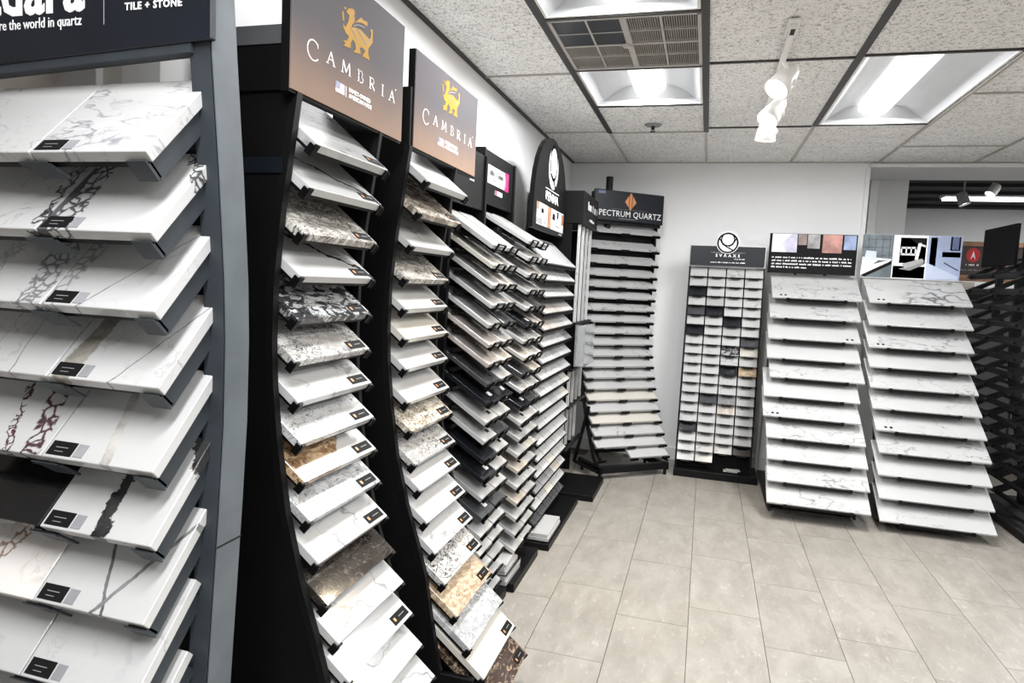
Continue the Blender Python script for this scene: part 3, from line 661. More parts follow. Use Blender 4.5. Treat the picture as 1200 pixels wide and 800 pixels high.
r4 = strip_rack('black rack of narrow stone strips beside the second curved rack', (-.765, 2.35, 0), (-.02, .395), A_, (.08, .24), 'first strip rack', .15, 1, .25, R(33), (-.1, .40, -.01), 1.497, .0735, -.765, 1.90, .17)
word('a', .045, .225, 1.80, .169, 'ink_white', r4); scribble(.20, .25, 1.775, .008, .169, 'ink_white', r4, 5)
B_ = ['white white', 'white white', 'white cream', 'lightgrey white', 'white charcoal', 'blackq*w pinkish', 'white white', 'cream white', 'charcoal beige', 'white white', 'blackq*w charcoal', 'white*b white', 'lightgrey*b white', 'white cream', 'beige*b white', 'white white*b', 'beige*b white', 'white white', 'lightgrey white*b', 'white white']
r5 = strip_rack('black rack of narrow stone strips with a pink and white card', (-.765, 2.86, 0), (-.06, .43), B_, (.08, .25), 'second strip rack', .16, 2, .27, R(29), (-.075, .37, -.035), 1.548, .0738, -.765, 1.955, .205)
cd = MB().box(.015, .27, .2035, .205, 1.815, 1.895).build('card', 'ink_white', r5); MB().box(.27, .335, .203, .205, 1.812, 1.898).build('card_end', 'pink', r5)
MB().box(.28, .285, .2025, .203, 1.83, 1.88).build('lettering', 'flag_pink', r5)
scribble(.04, .25, 1.852, .026, .2035, 'ink_black', cd, 3); scribble(.08, .2, 1.832, .009, .2035, 'ink_grey', cd, 4)
c2 = MB().box(.13, .24, .2035, .205, 1.775, 1.795).build('small_card', 'ink_white', r5); MB().box(.13, .155, .203, .2035, 1.775, 1.795).build('mark', 'pink', c2)

# arch-topped rack with comb fronted trays
rp = thing('display_rack', 'black rack with a tall arched head and comb fronted trays', 'display rack', (-.79, 3.33, 0), R(90))
MB().box(0, .02, .19, .34, 0, 1.70).build('side_panel', 'black', rp); MB().box(.77, .79, .19, .34, 0, 1.7).build('side_panel', 'black_panel', rp)
MB().box(.02, .77, .32, .34, 0, 1.7).build('back_panel', 'black_panel', rp)
MB().box(-.02, .78, .095, .34, 0, .04).build('base', 'black', rp, .002)
MB().box(-.03, .80, -.10, .34, 0.0, .035).build('plinth', 'black', rp, .002)
arch = [(.025, 1.665), (.025, 1.74)]+[(.43+.40*math.cos(R(a)), 1.77+.415*max(0, math.sin(R(a)))**.85) for a in range(180, -1, -12)]+[(.83, 1.665)]
def archy(pts, s=1): return [(.575+(x-.575)*1.0, z) for x, z in pts]
AP = archy(arch)
ARM = lambda b: b
MB().prism(arch, .09, .115, 'xz').build('arched_head', 'black', rp)
cxe = .44
ell = lambda rx, rz, cx_=cxe, cz_=2.03, n=24: [(cx_+rx*math.cos(2*math.pi*k/n), cz_+rz*math.sin(2*math.pi*k/n)) for k in range(n)]
poly(ell(.115, .115, cxe, 2.025), .0899, 'ink_white', rp, 'emblem')
b = MB(); stroke(b, ell(.082, .092, cxe, 2.055)+[ell(.082, .092, cxe, 2.055)[0]], .02, .089, .0008); stroke(b, [(cxe-.07, 1.99), (cxe, 1.965), (cxe+.075, 1.915)], .02, .089); b.build('emblem_line', 'ink_black', rp)
MB().box(.27, .61, .0885, .0899, 1.897, 1.901).build('divider_line', 'ink_white', rp)
word('PENNA', .068, .44, 1.838, .0895, 'ink_white', rp, sx=1.45, bold=.001)
ph = MB().box(.10, .76, .088, .0899, 1.69, 1.805).build('photo_print', 'ink_white', rp)
for x0, x1, z0, z1, mt in ((.10, .22, 1.695, 1.725, 'ink_grey'), (.19, .25, 1.755, 1.78, 'ink_black'), (.34, .43, 1.69, 1.805, 'wood'), (.46, .53, 1.745, 1.78, 'ink_black'), (.54, .66, 1.71, 1.72, 'ink_grey'), (.58, .62, 1.76, 1.80, 'ink_black'), (.70, .76, 1.735, 1.80, 'wood'), (.10, .14, 1.765, 1.805, 'wood'), (.24, .33, 1.70, 1.735, 'lightgrey')):
    MB().box(x0, x1, .0872, .088, z0, z1).build('print', mt, ph)
MB().box(.66, .74, .0885, .0899, 1.672, 1.682).build('lettering', 'ink_grey', rp)
MB().box(.10, .66, .29, .296, 1.48, 1.655).build('insert_board', 'lightgrey', rp)
rr = random.Random(7); P5 = [8, 2, 2, 3, 4, 4, 5, 5, 5, 5, 5, 5, 5, 5, 5, 5, 5]
tl5 = {0: 'R', 1: 'R'}
for i in range(17):
    z = 1.478-i*.0862; tl = R(42 if i < 2 else 40); x = 0.0; yq = 0; n = 1 if i == 0 else P5[i]
    m = Matrix.Translation((0, 0, z)) @ Matrix.Rotation(tl, 4, 'X')
    b = MB(); b.box(.01, .77, .01, .03, -.010, -.002, m); b.box(.01, .77, .10, .12, -.010, -.002, m)
    nt = 16
    for k in range(nt): xx = .02+k*(.745/(nt-1)); b.box(xx-.007, xx+.007, -.008, -.001, -.011, .006, m)
    b.box(.01, .77, -.008, .01, -.012, -.009, m); b.build('comb_tray', 'black_plastic', rp)
    dpp = .215 if i < 3 else .16
    for j in range(n):
        wd = .75/n; xx = .015+wd*(j+.5)
        mt = rr.choice(['white', 'white', 'white_fine', 'white_fine', 'cream', 'speckle', 'white_vein', 'lightgrey', 'lightgrey'])
        if i in (3, 4) and j < 2: mt = 'pinkish'
        if i == 14: mt = ['grey', 'grey', 'grey', 'beige', 'white_fine'][j]
        if i == 16: mt = 'charcoal'
        if i == 5 and j == n-1: mt = 'grey'
        wp = Vector((-.79, 3.33, 0))+Vector((0, xx, z)); 
        place = f'{ORD[i]} row' if n == 1 else f'{ORD[i]} row, {["nearest", "second", "third", "fourth", "farthest"][j if n > 2 or j == 0 else 4] if not (j == n-1) else "farthest"} piece'
        sample('stone_tile', mt, round(wd-.008, 3), dpp, .012, wp, tl, R(90), f'{SL.get(mt, "white")} tile, {place}, rack with the arched head', 'stone sample', 'tiles on the arched rack')

# stacks lying on the plinths
zs = .041; rr = random.Random(3)
for k, (mt, th, lab) in enumerate([('lightgrey', .020, 'light grey slab at the bottom'), ('white', .020, 'white slab second from the bottom'), ('blackq', .007, 'thin black slab in the middle'), ('white', .018, 'white slab above the thin black one'), ('white', .018, 'white slab second from the top'), ('white_fine', .016, 'white slab on the top with a black sticker')]):
    sample('loose_slab', mt, .22-.02*(k > 2), .125, th, (-.755-.006*(k > 2)-rr.uniform(0, .006), 2.86+rr.uniform(-.008, .008)-.02*(k > 2), zs), 0, R(90+rr.uniform(-3, 3)), f'{lab} of the stack on the black plinth', 'stone sample', 'slabs stacked on the near plinth', sticker=('quartz', -.03, .07) if k == 5 else None); zs += th+.0006
zs = .0365+.004
for k, lab in enumerate(['lower', 'upper']):
    sample('loose_slab', 'white' if k else 'white_fine', .30, .17, .018, (-.70-.004*k, 3.47+.004*k, zs+.0005), 0, R(90), f'{lab} of two broad white slabs lying flat on the farther plinth', 'stone sample', 'slabs lying on the farther plinth'); zs += .0187

# slat rack
rs = thing('slat_display', 'narrow black stand of upright white slats with a boxed head', 'display rack', (-.79, 4.18, 0), R(90))
MB().box(.0, .47, -.185, .33, 0, .04).build('base', 'black', rs, .002)
MB().box(.0, .015, .05, .33, .04, 1.76).build('side_panel', 'black_panel', rs); MB().box(.545, .56, .08, .33, .04, 1.76).build('side_panel', 'black_panel', rs); MB().box(.015, .545, .315, .33, .04, 1.76).build('back_panel', 'black_panel', rs)
hb = MB().box(.0, .55, -.02, .33, 1.762, 1.965).build('head_box', 'black', rs, .003)
scribble(.15, .50, 1.862, .055, -.0205, 'ink_white', hb, 9); scribble(.22, .40, 1.795, .018, -.0205, 'ink_white', hb, 10)
for z0 in (.315, .60, .845, 1.14): MB().box(-.003, .55, -.012+.03*(1-z0), .03, z0-.016, z0).build('slat_bar', 'black', rs, .001)
for ti, (z0, z1, n) in enumerate(((1.142, 1.757, 4), (.602, .825, 4), (.317, .583, 4))):
    for j in range(n):
        x = .025+j*.135; dx = [-.0, .015, .04][ti]
        s_ = MB().box(x-.0+.0, x+.012, -.004+dx, .015+dx, z0, z1).build('upright_slat', ['white_vein', 'white', 'lightgrey', 'white'][j], None, .001)
        s_.parent = None; s_.location = (-.79, 4.18, 0); s_.rotation_euler = (0, 0, R(90))
        tag(s_, f'{["nearest", "second", "third", "farthest"][j]} upright slat in the {["tall top", "middle", "bottom"][ti]} tier of the slat stand', 'stone sample', 'upright slats in the slat stand')
bx = MB(); bx.box(-.15, .22, -.080, -.077, .87, 1.13); bx.box(-.15, -.147, -.077, -.016, .87, 1.13); bx.box(-.15, .22, -.08, -.016, .866, .87)
ab = bx.build('literature_holder', 'acrylic'); ab.location = (-.79, 4.30, 0); ab.rotation_euler = (0, 0, R(90)); tag(ab, 'clear acrylic leaflet box on the slat stand', 'holder')
lf = MB().box(-.14, .20, -.070, -.03, .8705, 1.12).build('leaflets', 'lightgrey'); lf.location = (-.79, 4.30, 0); lf.rotation_euler = (0, 0, R(90)); tag(lf, 'pale leaflets standing in the clear acrylic box', 'leaflet')

# ------------------------------------------------------------------ corner rack, turned to face the room
f_ = .955; u_ = Vector((.7743, .6329)); v_ = Vector((-.6329, .7743)); A0 = Vector((-.687, 4.915))*f_
RZ = R(39.26)
SPV = [(.317, 1.794), (.312, 1.667), (.315, 1.556), (.32, 1.458), (.322, 1.370), (.325, 1.280), (.328, 1.185), (.326, 1.095), (.324, 1.002), (.318, .913), (.304, .825), (.282, .74), (.258, .656), (.232, .574), (.20, .49), (.161, .407), (.123, .325), (.08, .238), (.04, .157), (-.005, .077)]
SP = [(v*f_, 1.38+(z-1.38)*f_) for v, z in SPV]
WS = .60; cxs = .30
org = A0+u_*cxs
rc = thing('display_rack', 'black curved rack standing across the corner under a navy sign', 'display rack', (org.x, org.y, 0), RZ)
PS = [(.10, -.01)]+[(z, v+.04) for v, z in reversed(SP)]+[(1.85, .33)]
for x0 in (-.305, .291):
    b = MB(); b.ribbon([(y, z) for z, y in PS], [(y+.05, z) for z, y in PS], x0, x0+.014); b.build('side_panel', 'black', rc)
MB().box(-.29, .29, .37, .385, .5, 1.80).build('back_panel', 'black_panel', rc)
b = MB(); b.box(-.30, .30, -.02, .02, .045, .095); b.box(-.30, -.27, -.02, .30, .04, .09); b.box(.27, .30, -.02, .30, .04, .09); b.build('base', 'black', rc, .002)
for s in (-1, 1):
    for y in (0, .26): MB().cyl((s*.28, y, 0), (s*.28, y, .042), .012).build('foot', 'black', rc)
MB().bar((-.33, .30, .06), (-.31, .16, .50), .018).build('brace', 'black', rc); MB().bar((-.33, .30, .06), (-.31, .0, .06), .018).build('brace', 'black', rc)
ss = MB().box(-.30, .31, .275, .295, 1.862, 2.085).build('sign_board', 'navy', rc, .006)
MB().box(-.29, .30, .296, .34, 1.84, 2.07).build('sign_back', 'black', rc)
cxl = .01
dia = lambda pts: poly([(cxl+x*.9, 2.010+z*.9) for x, z in pts], .2745, 'orange', ss, 'emblem')
dia([(-.012, .058), (0, .075), (.012, .058), (.012, -.052), (0, -.07), (-.012, -.052)]); dia([(-.055, .0), (-.018, .052), (-.018, -.045)]); dia([(.055, 0), (.018, -.045), (.018, .052)])
word('SPECTRUM QUARTZ', .062, .0, 1.898, .2744, 'ink_white', ss, sx=.98, space=1.04)
MB().box(-.16, .17, .2742, .275, 1.951, 1.9525).build('divider_line', 'ink_grey', ss); MB().box(-.09, .06, .2742, .275, 1.882, 1.8855).build('divider_line', 'ink_grey', ss)
MB().box(-.27, -.21, .2742, .275, 2.055, 2.075).build('mark', 'flag_blue', ss)
MB().cyl((-.14, .345, 1.8), (-.14, .345, 2.19), .026).build('pole', 'black', rc)
for i, (v, z) in enumerate(SP):
    if i == 19: sx, wd = .13, .33
    else: sx, wd = 0, WS
    tl = R(33); m = Matrix.Translation((0, v, z)) @ Matrix.Rotation(tl, 4, 'X')
    b = MB()
    for xx in (-.275, .0, .275): b.box(xx-.035, xx+.035, -.008, -.001, -.012, .008, m); b.box(xx-.01, xx+.01, -.006, .12, -.014, -.0015, m)
    b.box(-.290, .290, .09, .11, -.014, -.0015, m); b.build('tray', 'black_plastic', rc)
    wp = Matrix.Translation((org.x, org.y, 0)) @ Matrix.Rotation(RZ, 4, 'Z') @ Vector((sx, v, z))
    mt = ['white_fine', 'white_vein', 'white_fine', 'white', 'white_fine', 'white', 'white_fine', 'white', 'white_vein', 'white', 'white_fine', 'white', 'white_fine', 'white', 'cream', 'white', 'cream', 'white_fine', 'white', 'white'][i]
    sample('quartz_slab', mt, wd, .235, .018, wp, tl, RZ, f'{ {"white": "plain white", "white_fine": "lightly veined white", "white_vein": "grey-veined white", "cream": "cream"}[mt] } wide slab, {ORD[i]} on the corner rack' if i < 19 else 'short white slab left alone on the lowest tray of the corner rack', 'stone sample', 'slabs on the corner rack')

# ------------------------------------------------------------------ chip rack
rv = thing('chip_rack', 'black rack of small stone chips in four columns by the back wall', 'display rack', (.13, 5.1, 0))
LE = lambda z: .0+.19*(z-.05)/1.5     # lean: local y of the front at height z
b = MB()
for x0 in (-.272, .262): b.ribbon([(LE(z)+.03, z) for z in (.03, .8, 1.58)], [(LE(z)+.055, z) for z in (.03, .8, 1.58)], x0, x0+.012)
b.build('side_frame', 'black', rv)
b = MB(); b.ribbon([(LE(z)+.075, z) for z in (.03, 1.56)], [(LE(z)+.085, z) for z in (.03, 1.56)], -.262, .262); b.build('back_panel', 'black_panel', rv)
MB().box(-.275, .32, -.04, .25, 0, .055).build('base', 'black', rv, .003)
hd = MB().box(-.268, .262, .155, .175, 1.572, 1.718).build('head_panel', 'navy', rv, .001)
MB().box(-.274, .268, .176, .182, 1.566, 1.724).build('head_backing', 'white_paint', rv)
MB().cyl((-.006, .176, 1.745), (-.006, .184, 1.745), .086, .086, 32).build('emblem_disc', 'white_paint', rv)
b = MB(); cc = (-.006, 1.745); circ = lambda r, cx_, cz_, a0=0, a1=361, st=15: [(cx_+r*math.cos(R(a)), cz_+r*math.sin(R(a))) for a in range(a0, a1, st)]
Y_ = .1535
poly(circ(.082, cc[0], cc[1]), .1545, 'ink_white', rv, 'emblem')
stroke(b, circ(.070, cc[0], cc[1]-.002), .012, Y_); stroke(b, circ(.046, cc[0], cc[1]+.024), .009, Y_); stroke(b, [(cc[0]-.060, cc[1]+.03), (cc[0]-.035, cc[1]-.012), (cc[0], cc[1]-.034), (cc[0]+.045, cc[1]-.058)], .009, Y_); stroke(b, [(cc[0]+.058, cc[1]+.03), (cc[0]+.035, cc[1]-.012), (cc[0]+.01, cc[1]-.028)], .009, Y_)
b.build('emblem_line', 'ink_black', rv)
word('S V A A X S', .030, -.0, 1.640, .1545, 'ink_white', hd, bold=.001, space=1.15)
scribble(-.12, .125, 1.668, .008, .155, 'ink_grey', hd, 11); scribble(.05, .125, 1.622, .008, .155, 'ink_white', hd, 12); scribble(-.12, .125, 1.595, .008, .155, 'ink_white', hd, 13)
ROWN = 20; CH = {}
for k in [(2, 0), (4, 1), (5, 2), (6, 0), (10, 2)]: CH[k] = 'blackq'
CH[(4, 0)] = 'charcoal'; CH[(6, 2)] = 'lightgrey'; CH[(7, 3)] = 'charcoal'; CH[(8, 2)] = 'sw_bw'; CH[(8, 3)] = 'cream'; CH[(10, 3)] = 'sw_tan'; CH[(13, 1)] = 'charcoal'; CH[(13, 2)] = 'grey'; CH[(14, 2)] = 'beige'; CH[(12, 2)] = 'onevein'; CH[(16, 0)] = 'blackq'; CH[(18, 3)] = 'blackq'; CH[(3, 1)] = 'lightgrey'
hk = {}
hkm = MB().box(-.034, .034, -.009, -.001, -.006, .0045).box(-.034, -.030, -.009, -.001, .0045, .014).box(.030, .034, -.009, -.001, .0045, .014).box(-.006, .006, 0, .05, -.01, -.002).mesh('chip_hook', 'black_plastic')
rr = random.Random(5)
for i in range(ROWN):
    z = 1.488-i*.0723; tl = R(54)
    for j in range(4):
        x = -.1965+j*.132; y = LE(z)+.0
        if (i, j) in ((19, 2), (19, 3)): continue
        o = put('chip_hook', hkm, rv, (x, y, z), (tl, 0, 0))
        mt = CH.get((i, j)) or rr.choice(['white', 'white', 'white', 'white_fine', 'speckle', 'white_vein'])
        lk = {'white': 'white', 'white_fine': 'faintly veined white', 'speckle': 'speckled white', 'white_vein': 'grey-veined white', 'blackq': 'black', 'charcoal': 'charcoal', 'lightgrey': 'light grey', 'sw_bw': 'black and white', 'cream': 'cream', 'sw_tan': 'brown beige', 'grey': 'dark grey', 'beige': 'beige', 'onevein': 'white, black-veined'}[mt]
        sample('stone_chip', mt, .1235, .076, .010, (.13+x+rr.uniform(-.0005, .0005), 5.1+y, z), tl, 0, f'{lk} chip, {ORD[i]} row, {["first", "second", "third", "fourth"][j]} column of the chip rack', 'stone sample', 'chips on the chip rack')
for k in range(2):
    sample('stone_chip', 'white', .10, .05, .008, (.13+.13+.02*k, 5.1, .062+.009*k), 0, R(8*k), f'{["lower", "upper"][k]} white chip lying flat on the chip rack base', 'stone sample', 'chips lying on the chip rack base')

# ------------------------------------------------------------------ two racks of wide slabs
QS = [(.741, 5.114, 1.355), (.73, 5.034, 1.215), (.723, 4.954, 1.073), (.719, 4.874, .944), (.738, 4.795, .823), (.704, 4.715, .703), (.702, 4.635, .583), (.726, 4.555, .459), (.733, 4.476, .337), (.736, 4.396, .218), (.736, 4.316, .102)]
Q2 = [(1.359, 5.014, 1.355), (1.356, 4.95, 1.206), (1.352, 4.885, 1.062), (1.355, 4.82, .937), (1.356, 4.755, .812), (1.366, 4.691, .686), (1.382, 4.626, .56), (1.396, 4.561, .434), (1.388, 4.497, .308), (1.39, 4.432, .182), (1.39, 4.367, .062)]
q1('boldvein', vein=(.12, .12, .12), scale=3., width=.03, amt=1., stretch=1.8, rot=55, seed=4, rnd=False)
for nm, QQ, cx_, wd, which, mats in (('a', QS, .725, .583, 'near the chip rack', ['white_fine', 'white_vein', 'white', 'white', 'white_fine', 'white', 'white_fine', 'white_vein', 'white_vein', 'white_fine', 'white_vein']), ('b', Q2, 1.372, .608, 'next to the empty black rack', ['s_boldvein', 'white_fine', 'white_vein', 'white', 'white_fine', 'white_fine', 'white_vein', 'white_vein', 'white', 'white', 'white_vein'])):
    r = thing('slab_rack', f'leaning rack of wide white slabs {which}', 'display rack', (cx_, 4.7, 0))
    yf = lambda z: QQ[-1][1]+(QQ[0][1]-QQ[-1][1])*(z-.08)/1.28-4.7
    for s in (-1, 1):
        b = MB(); zz = (0.02, .7, 1.38); b.ribbon([(yf(z)+.19, z) for z in zz], [(yf(z)+.27, z) for z in zz], s*.25-.008, s*.25+.008); b.build('side_panel', 'black', r)
        MB().bar((s*.262, yf(1.3)+.30, 1.36), (s*.262, .78, .0), .02).build('rear_leg', 'white_paint', r)
    b = MB(); b.ribbon([(yf(z)+.272, z) for z in (.03, 1.38)], [(yf(z)+.285, z) for z in (.03, 1.38)], -.255, .255); b.build('back_panel', 'black_panel', r)
    MB().box(-.255, .255, -.12, .74, .0, .018).build('base', 'black', r)
    for i, (x, y, z) in enumerate(QQ):
        tl = R(31); xl = x-cx_; m = Matrix.Translation((xl, y-4.7, z)) @ Matrix.Rotation(tl, 4, 'X')
        b = MB(); b.box(-.19, .19, -.006, -.001, -.012, .004, m); b.box(-.19, .19, 0, .26, -.010, -.0015, m)
        b.box(-.196, -.176, -.009, -.001, -.014, .010, m); b.box(.176, .196, -.009, -.001, -.014, .010, m); b.build('tray', 'black_plastic', r)
        mt = mats[i]; lk = {'white': 'plain white', 'white_fine': 'lightly veined white', 'white_vein': 'grey-veined white', 's_boldvein': 'boldly grey-veined white'}[mt]
        o = sample('wide_slab', mt, wd, .31, .013, (x, y, z), tl, 0, f'{lk} wide slab, {ORD[i]}, rack {which}', 'stone sample', 'wide slabs on the leaning racks')
        if i in (0, 1, 2, 5, 6): 
            for dx in (0, .03): put('sticker', tile_cache.setdefault('dots', MB().cyl((0, 0, 0), (0, 0, .001), .009, .009, 10).mesh('sticker', 'ink_black')), o, ((-wd/2+.06 if (i+ord(nm)) % 3 else wd/2-.08)+dx, .27 if (i % 2) else .03, .013))
# posters
p1 = thing('poster_board', 'black poster board with stone swatches and text on the slab rack near the chip rack', 'sign', (.71, 5.30, 0), 0)
b_ = MB().box(-.292, .295, 0, .012, 1.54, 1.828).build('board', 'ink_black', p1, .001)
M['im_lav'] = plain('lavender print', (.50, .48, .60), .5, var=.2, scale=14.); M['im_pinkst'] = plain('pink stone print', (.42, .20, .17), .4, var=.35, scale=10.); M['im_blue'] = plain('blue stone print', (.26, .32, .50), .4, var=.3, scale=9.); M['im_brn'] = plain('brown stone print', (.2, .15, .13), .4, var=.4, scale=12.); M['im_gry'] = plain('grey stone print', (.28, .27, .27), .4, var=.4, scale=12.)
W_ = lambda u: -.292+.587*u
H_ = lambda v: 1.828-.288*v
def sw(x0, x1, z0, z1, mt, par, nm='print'): MB().box(x0, x1, -.0012, 0, z0, z1).build(nm, mt, par)
sw(W_(.03), W_(.32), H_(.47), H_(.01), 'ink_white', b_); poly([(W_(.2), H_(.47)), (W_(.32), H_(.47)), (W_(.32), H_(.01)), (W_(.25), H_(.01)), (W_(.15), H_(.25))], -.0013, 'im_lav', b_)
sw(W_(.33), W_(.43), H_(.28), H_(.01), 'im_brn', b_); sw(W_(.44), W_(.58), H_(.36), H_(.01), 'im_gry', b_); sw(W_(.61), W_(.83), H_(.46), H_(.01), 'im_pinkst', b_); sw(W_(.85), W_(.985), H_(.37), H_(.02), 'im_blue', b_)
scribble(W_(.04), W_(.95), H_(.62), .012, -.0003, 'ink_white', b_, 21, rows=4, step=.0235)
p2 = thing('poster_board', 'poster board with three kitchen photographs next to the white pillar', 'sign', (1.335, 5.25, 0), 0)
b2 = MB().box(-.307, .307, 0, .012, 1.532, 1.833).build('board', 'ink_white', p2, .001)
M['im_tile'] = plain('grey tile photo', (.11, .135, .15), .35, var=.3, scale=9.); M['im_sky'] = plain('sky blue photo', (.25, .42, .62), .35); M['im_deck'] = plain('deck photo', (.36, .35, .35), .35, var=.2, scale=20.); M['im_bath'] = plain('blue bathroom photo', (.32, .38, .54), .3, var=.18, scale=4.); M['im_bath2'] = plain('pale blue photo', (.52, .58, .72), .3, var=.1, scale=4.)
sw(-.307, -.112, 1.535, 1.832, 'im_tile', b2, 'photo_print'); sw(-.108, .095, 1.535, 1.832, 'ink_white', b2, 'photo_print'); sw(.099, .306, 1.535, 1.832, 'im_bath', b2, 'photo_print')
for k in range(4): sw(-.307, -.112, 1.63+k*.056, 1.632+k*.056, 'ink_grey', b2)
for k in range(4): sw(-.27+k*.045, -.268+k*.045, 1.63, 1.832, 'ink_grey', b2)
poly([(-.306, 1.56), (-.20, 1.655), (-.165, 1.655), (-.115, 1.665), (-.30, 1.675)], -.0014, 'ink_white', b2)
poly([(-.306, 1.545), (-.19, 1.61), (-.125, 1.65), (-.115, 1.665), (-.30, 1.60)], -.0018, 'ink_white', b2); poly([(-.28, 1.536), (-.115, 1.63), (-.115, 1.655), (-.30, 1.55)], -.0022, 'ink_black', b2)
poly([(-.29, 1.655), (-.215, 1.655), (-.215, 1.715), (-.28, 1.72)], -.0024, 'im_bath2', b2)
for x in (-.27, -.25, -.235): MB().box(x, x+.006, -.0030, -.0024, 1.66, 1.70).build('print', 'ink_grey', b2)
sw(-.105, .092, 1.538, 1.62, 'im_deck', b2); sw(-.07, .09, 1.70, 1.815, 'im_sky', b2); sw(-.07, .09, 1.64, 1.70, 'ink_grey', b2)
poly([(-.02, 1.815), (.09, 1.815), (.09, 1.775), (.04, 1.77)], -.0014, 'ink_black', b2)
for z in (1.695, 1.74): MB().box(-.065, .03, -.0026, -.0012, z, z+.012).build('print', 'ink_white', b2)
for x in (-.065, -.035, -.005, .022): MB().box(x, x+.008, -.0026, -.0012, 1.70, 1.75).build('print', 'ink_white', b2)
poly([(.025, 1.665), (.045, 1.665), (.06, 1.78), (.04, 1.78)], -.003, 'ink_white', b2); poly([(.04, 1.78), (.085, 1.765), (.085, 1.753), (.045, 1.765)], -.0034, 'ink_white', b2)
poly([(-.03, 1.60), (.085, 1.655), (.07, 1.675), (-.05, 1.635)], -.0036, 'lightgrey', b2); poly([(-.07, 1.60), (.0, 1.59), (.085, 1.635), (.08, 1.65)], -.0030, 'ink_grey', b2)
sw(.115, .155, 1.60, 1.82, 'im_bath2', b2); sw(.235, .295, 1.735, 1.828, 'ink_white', b2); MB().box(.245, .285, -.0022, -.0012, 1.742, 1.828).build('print', 'navyblue', b2); sw(.19, .30, 1.69, 1.725, 'im_bath2', b2)
poly([(.205, 1.655), (.295, 1.605), (.295, 1.598), (.205, 1.648)], -.0014, 'ink_black', b2); poly([(.10, 1.65), (.205, 1.60), (.295, 1.56), (.295, 1.54), (.10, 1.54)], -.0014, 'im_bath2', b2)
for p, par in ((-.1, p1), (.1, p1), (-.1, p2), (.1, p2)): MB().box(p-.01, p+.01, .012, .02, 1.532, 1.60).build('support', 'black', par)

# ------------------------------------------------------------------ empty black rack at the right edge
re = thing('empty_rack', 'empty black rack turned sideways with long bare slanted arms', 'display rack', (2.30, 4.98, 0), R(-90))
PE = [(.05, -.34), (.3, -.36), (.6, -.42), (.9, -.48), (1.2, -.50), (1.7, -.50)]
for x in (-.34, .20):
    b = MB(); b.ribbon([(y+.20, z) for z, y in PE], [(y+.26, z) for z, y in PE], x-.02, x+.02); b.build('upright', 'black', re)
b = MB(); b.box(-.47, .47, -.42, .30, 0, .05); b.build('base', 'black', re, .004)
MB().box(-.50, .02, -.46, -.44, 1.64, 1.90).build('sign_board', 'black_panel', re, .002); MB().box(.03, .40, -.42, -.40, 1.62, 1.84).build('back_board', 'black_panel', re)
MB().box(-.30, -.26, -.435, -.40, 1.3, 1.66).build('support', 'black', re)
def pe(z):
    for (z0, y0), (z1, y1) in zip(PE, PE[1:]):
        if z <= z1: return y0+(y1-y0)*(z-z0)/(z1-z0)
    return PE[-1][1]
for i in range(15):
    z = 1.575-i*.100; y = pe(z)-.04; m = Matrix.Translation((0, y, z)) @ Matrix.Rotation(R(28), 4, 'X')
    for s in (-.42, -.06, .36):
        b = MB(); b.prism([(0, -.022), (.24, -.012), (.24, .004), (.0, .008), (-.02, -.004)], s-.028, s+.028, 'yz', m); b.build('arm', 'black', re)
    b = MB(); b.box(-.45, .44, -.006, .012, -.026, .006, m); b.box(-.45, .44, .20, .215, -.014, .0, m); b.build('cross_bar', 'black', re)

# ------------------------------------------------------------------ the room beyond the opening
pl_ = struct(MB().box(1.285, 1.50, 6.15, 6.5, 0, 2.466).build('wall_pillar', 'wall_grey')); MB().box(1.225, 1.284, 6.15, 6.5, 0, 2.466).build('lit_face', 'white_paint', pl_)  # pillar's left side painted white to stand for the light on it
bc = struct(MB().box(1.0, 4.3, 6.14, 9.1, 2.47, 2.75).build('ceiling_beyond', 'black_ceiling'))
for k in range(5): MB().box(1.09, 4.2, 6.6+k*.5, 6.63+k*.5, 2.44, 2.47).build('ceiling_batten', 'black_ceiling', bc)
struct(MB().box(1.0, 1.08, 5.66, 9.0, 0, 2.75).build('wall_corridor', 'wall_grey'))
tl_ = thing('ceiling_light', 'long bright tube light under the black ceiling beyond the opening', 'ceiling light', (3.02, 7.82, 2.437))
MB().box(-.8, .8, -.09, .09, 0, .03).build('housing', 'white_metal', tl_); MB().box(-.78, .78, -.08, .08, -.02, -.001).build('lens', 'sky_tube', tl_)
area('far_fill', (3.2, 7.0, 2.42), .3, 1.2, 34)  # added fill for the room beyond, apart from the tube fixture
def spot2(loc, d, lab, m2):
    r = thing('track_spotlight', lab, 'spotlight', loc); d = Vector(d).normalized(); m = d.to_track_quat('Z', 'Y').to_matrix().to_4x4()
    MB().lathe([(0, -.06), (.036, -.06), (.042, -.04), (.046, .045), (.042, .045), (.036, .03)], m).build('lamp_head', m2, r, smooth=False); MB().lathe([(0, .03), (.037, .03)], m).build('bulb', 'sky_tube', r)
    MB().bar((0, 0, .0), (.0, 0, 2.455-loc[2]), .012).build('stem', m2, r)
spot2((2.0, 6.5, 2.245), (.3, -.2, -.9), 'grey spotlight hanging under the far black ceiling', 'ink_grey')
spot2((2.36, 6.95, 2.385), (-.4, -.2, -.6), 'white spotlight just under the beam of the opening', 'white_metal')
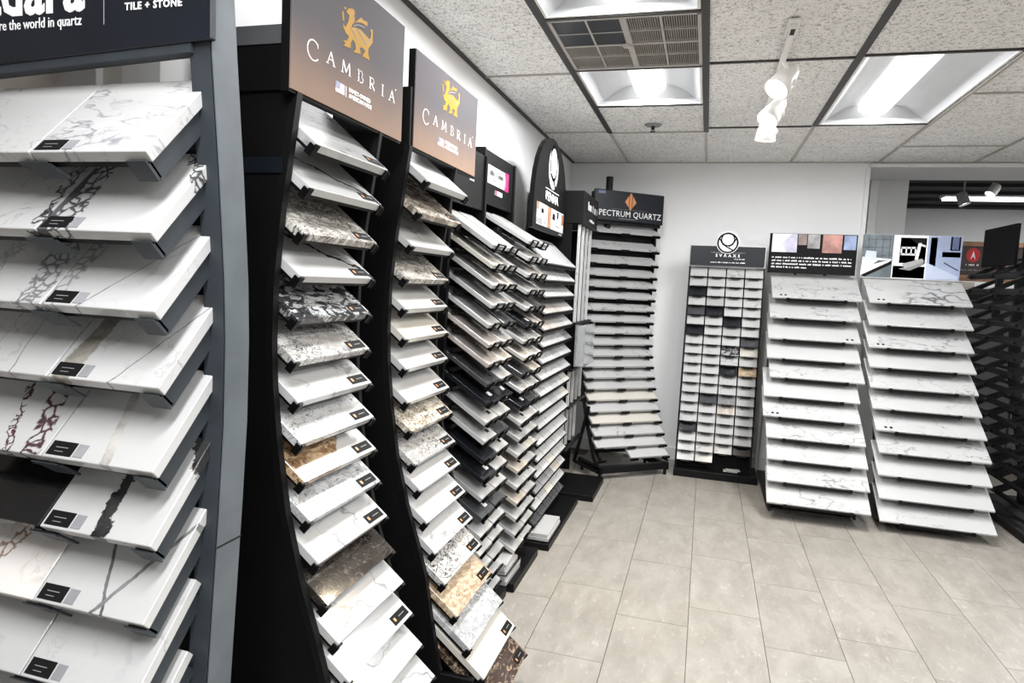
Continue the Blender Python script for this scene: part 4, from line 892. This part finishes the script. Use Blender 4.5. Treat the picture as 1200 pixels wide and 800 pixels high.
bd = thing('wall_sign', 'brown framed board with a red round emblem beyond the poster', 'sign', (2.45, 7.0, 0))
bb = MB().box(-.36, .62, 0, .02, 1.59, 1.93).build('board', 'brown', bd); MB().box(-.37, .63, -.008, 0, 1.585, 1.64).build('frame_rail', 'wood', bd); MB().box(-.37, .63, -.008, 0, 1.90, 1.94).build('frame_rail', 'wood', bd)
poly([(-.17+.055*math.cos(R(a)), 1.82+.065*math.sin(R(a))) for a in range(0, 360, 20)], 0, 'red', bb, 'emblem'); poly([(-.19, 1.78), (-.17, 1.86), (-.15, 1.78), (-.17, 1.81)], -.0009, 'ink_white', bb, 'emblem')
scribble(-.22, -.12, 1.725, .02, 0, 'ink_white', bb, 31); scribble(-.28, -.02, 1.68, .012, 0, 'ink_grey', bb, 32); poly([(.03, 1.66), (.1, 1.66), (.12, 1.79), (.06, 1.79), (.075, 1.72)], 0, 'wood', bb, 'print')
ct = thing('far_counter', 'dark counter with clutter beyond the posters', 'counter', (2.6, 6.95, 0))
MB().box(-.7, 1.2, -.35, .5, 1.42, 1.50).build('worktop', 'black', ct, .004); MB().box(-.65, 1.15, -.28, .45, 0, 1.42).build('cabinet', 'charcoal', ct)
for j in range(3): MB().box(-.63+.6*j, -.05+.6*j, -.30, -.281, .1, 1.38).build('door', 'strip_grey', ct, .003)
for k, (x, y, h_, mt) in enumerate(((2.05, 6.75, .05, 'white'), (2.2, 6.8, .09, 'wood'), (2.32, 6.72, .04, 'lightgrey'))):
    sample('loose_slab', mt if mt != 'wood' else 'beige', .12, .09, h_*.8, (x, y, 1.501), 0, R(20*k), ['short white block lying on the far dark counter', 'tall beige block lying on the far dark counter', 'thin light grey block lying on the far dark counter'][k], 'stone sample', 'blocks on the far counter')
dr = thing('wooden_frame', 'narrow wooden door frame edge on the far white wall beside the pillar', 'door frame', (2.13, 8.98, 0)); 
MB().box(-.10, -.07, -.02, .015, 0, 2.30).build('frame', 'wood', dr); MB().cyl((-.11, -.04, 1.95), (-.11, -.015, 1.95), .02).build('handle', 'black', dr)
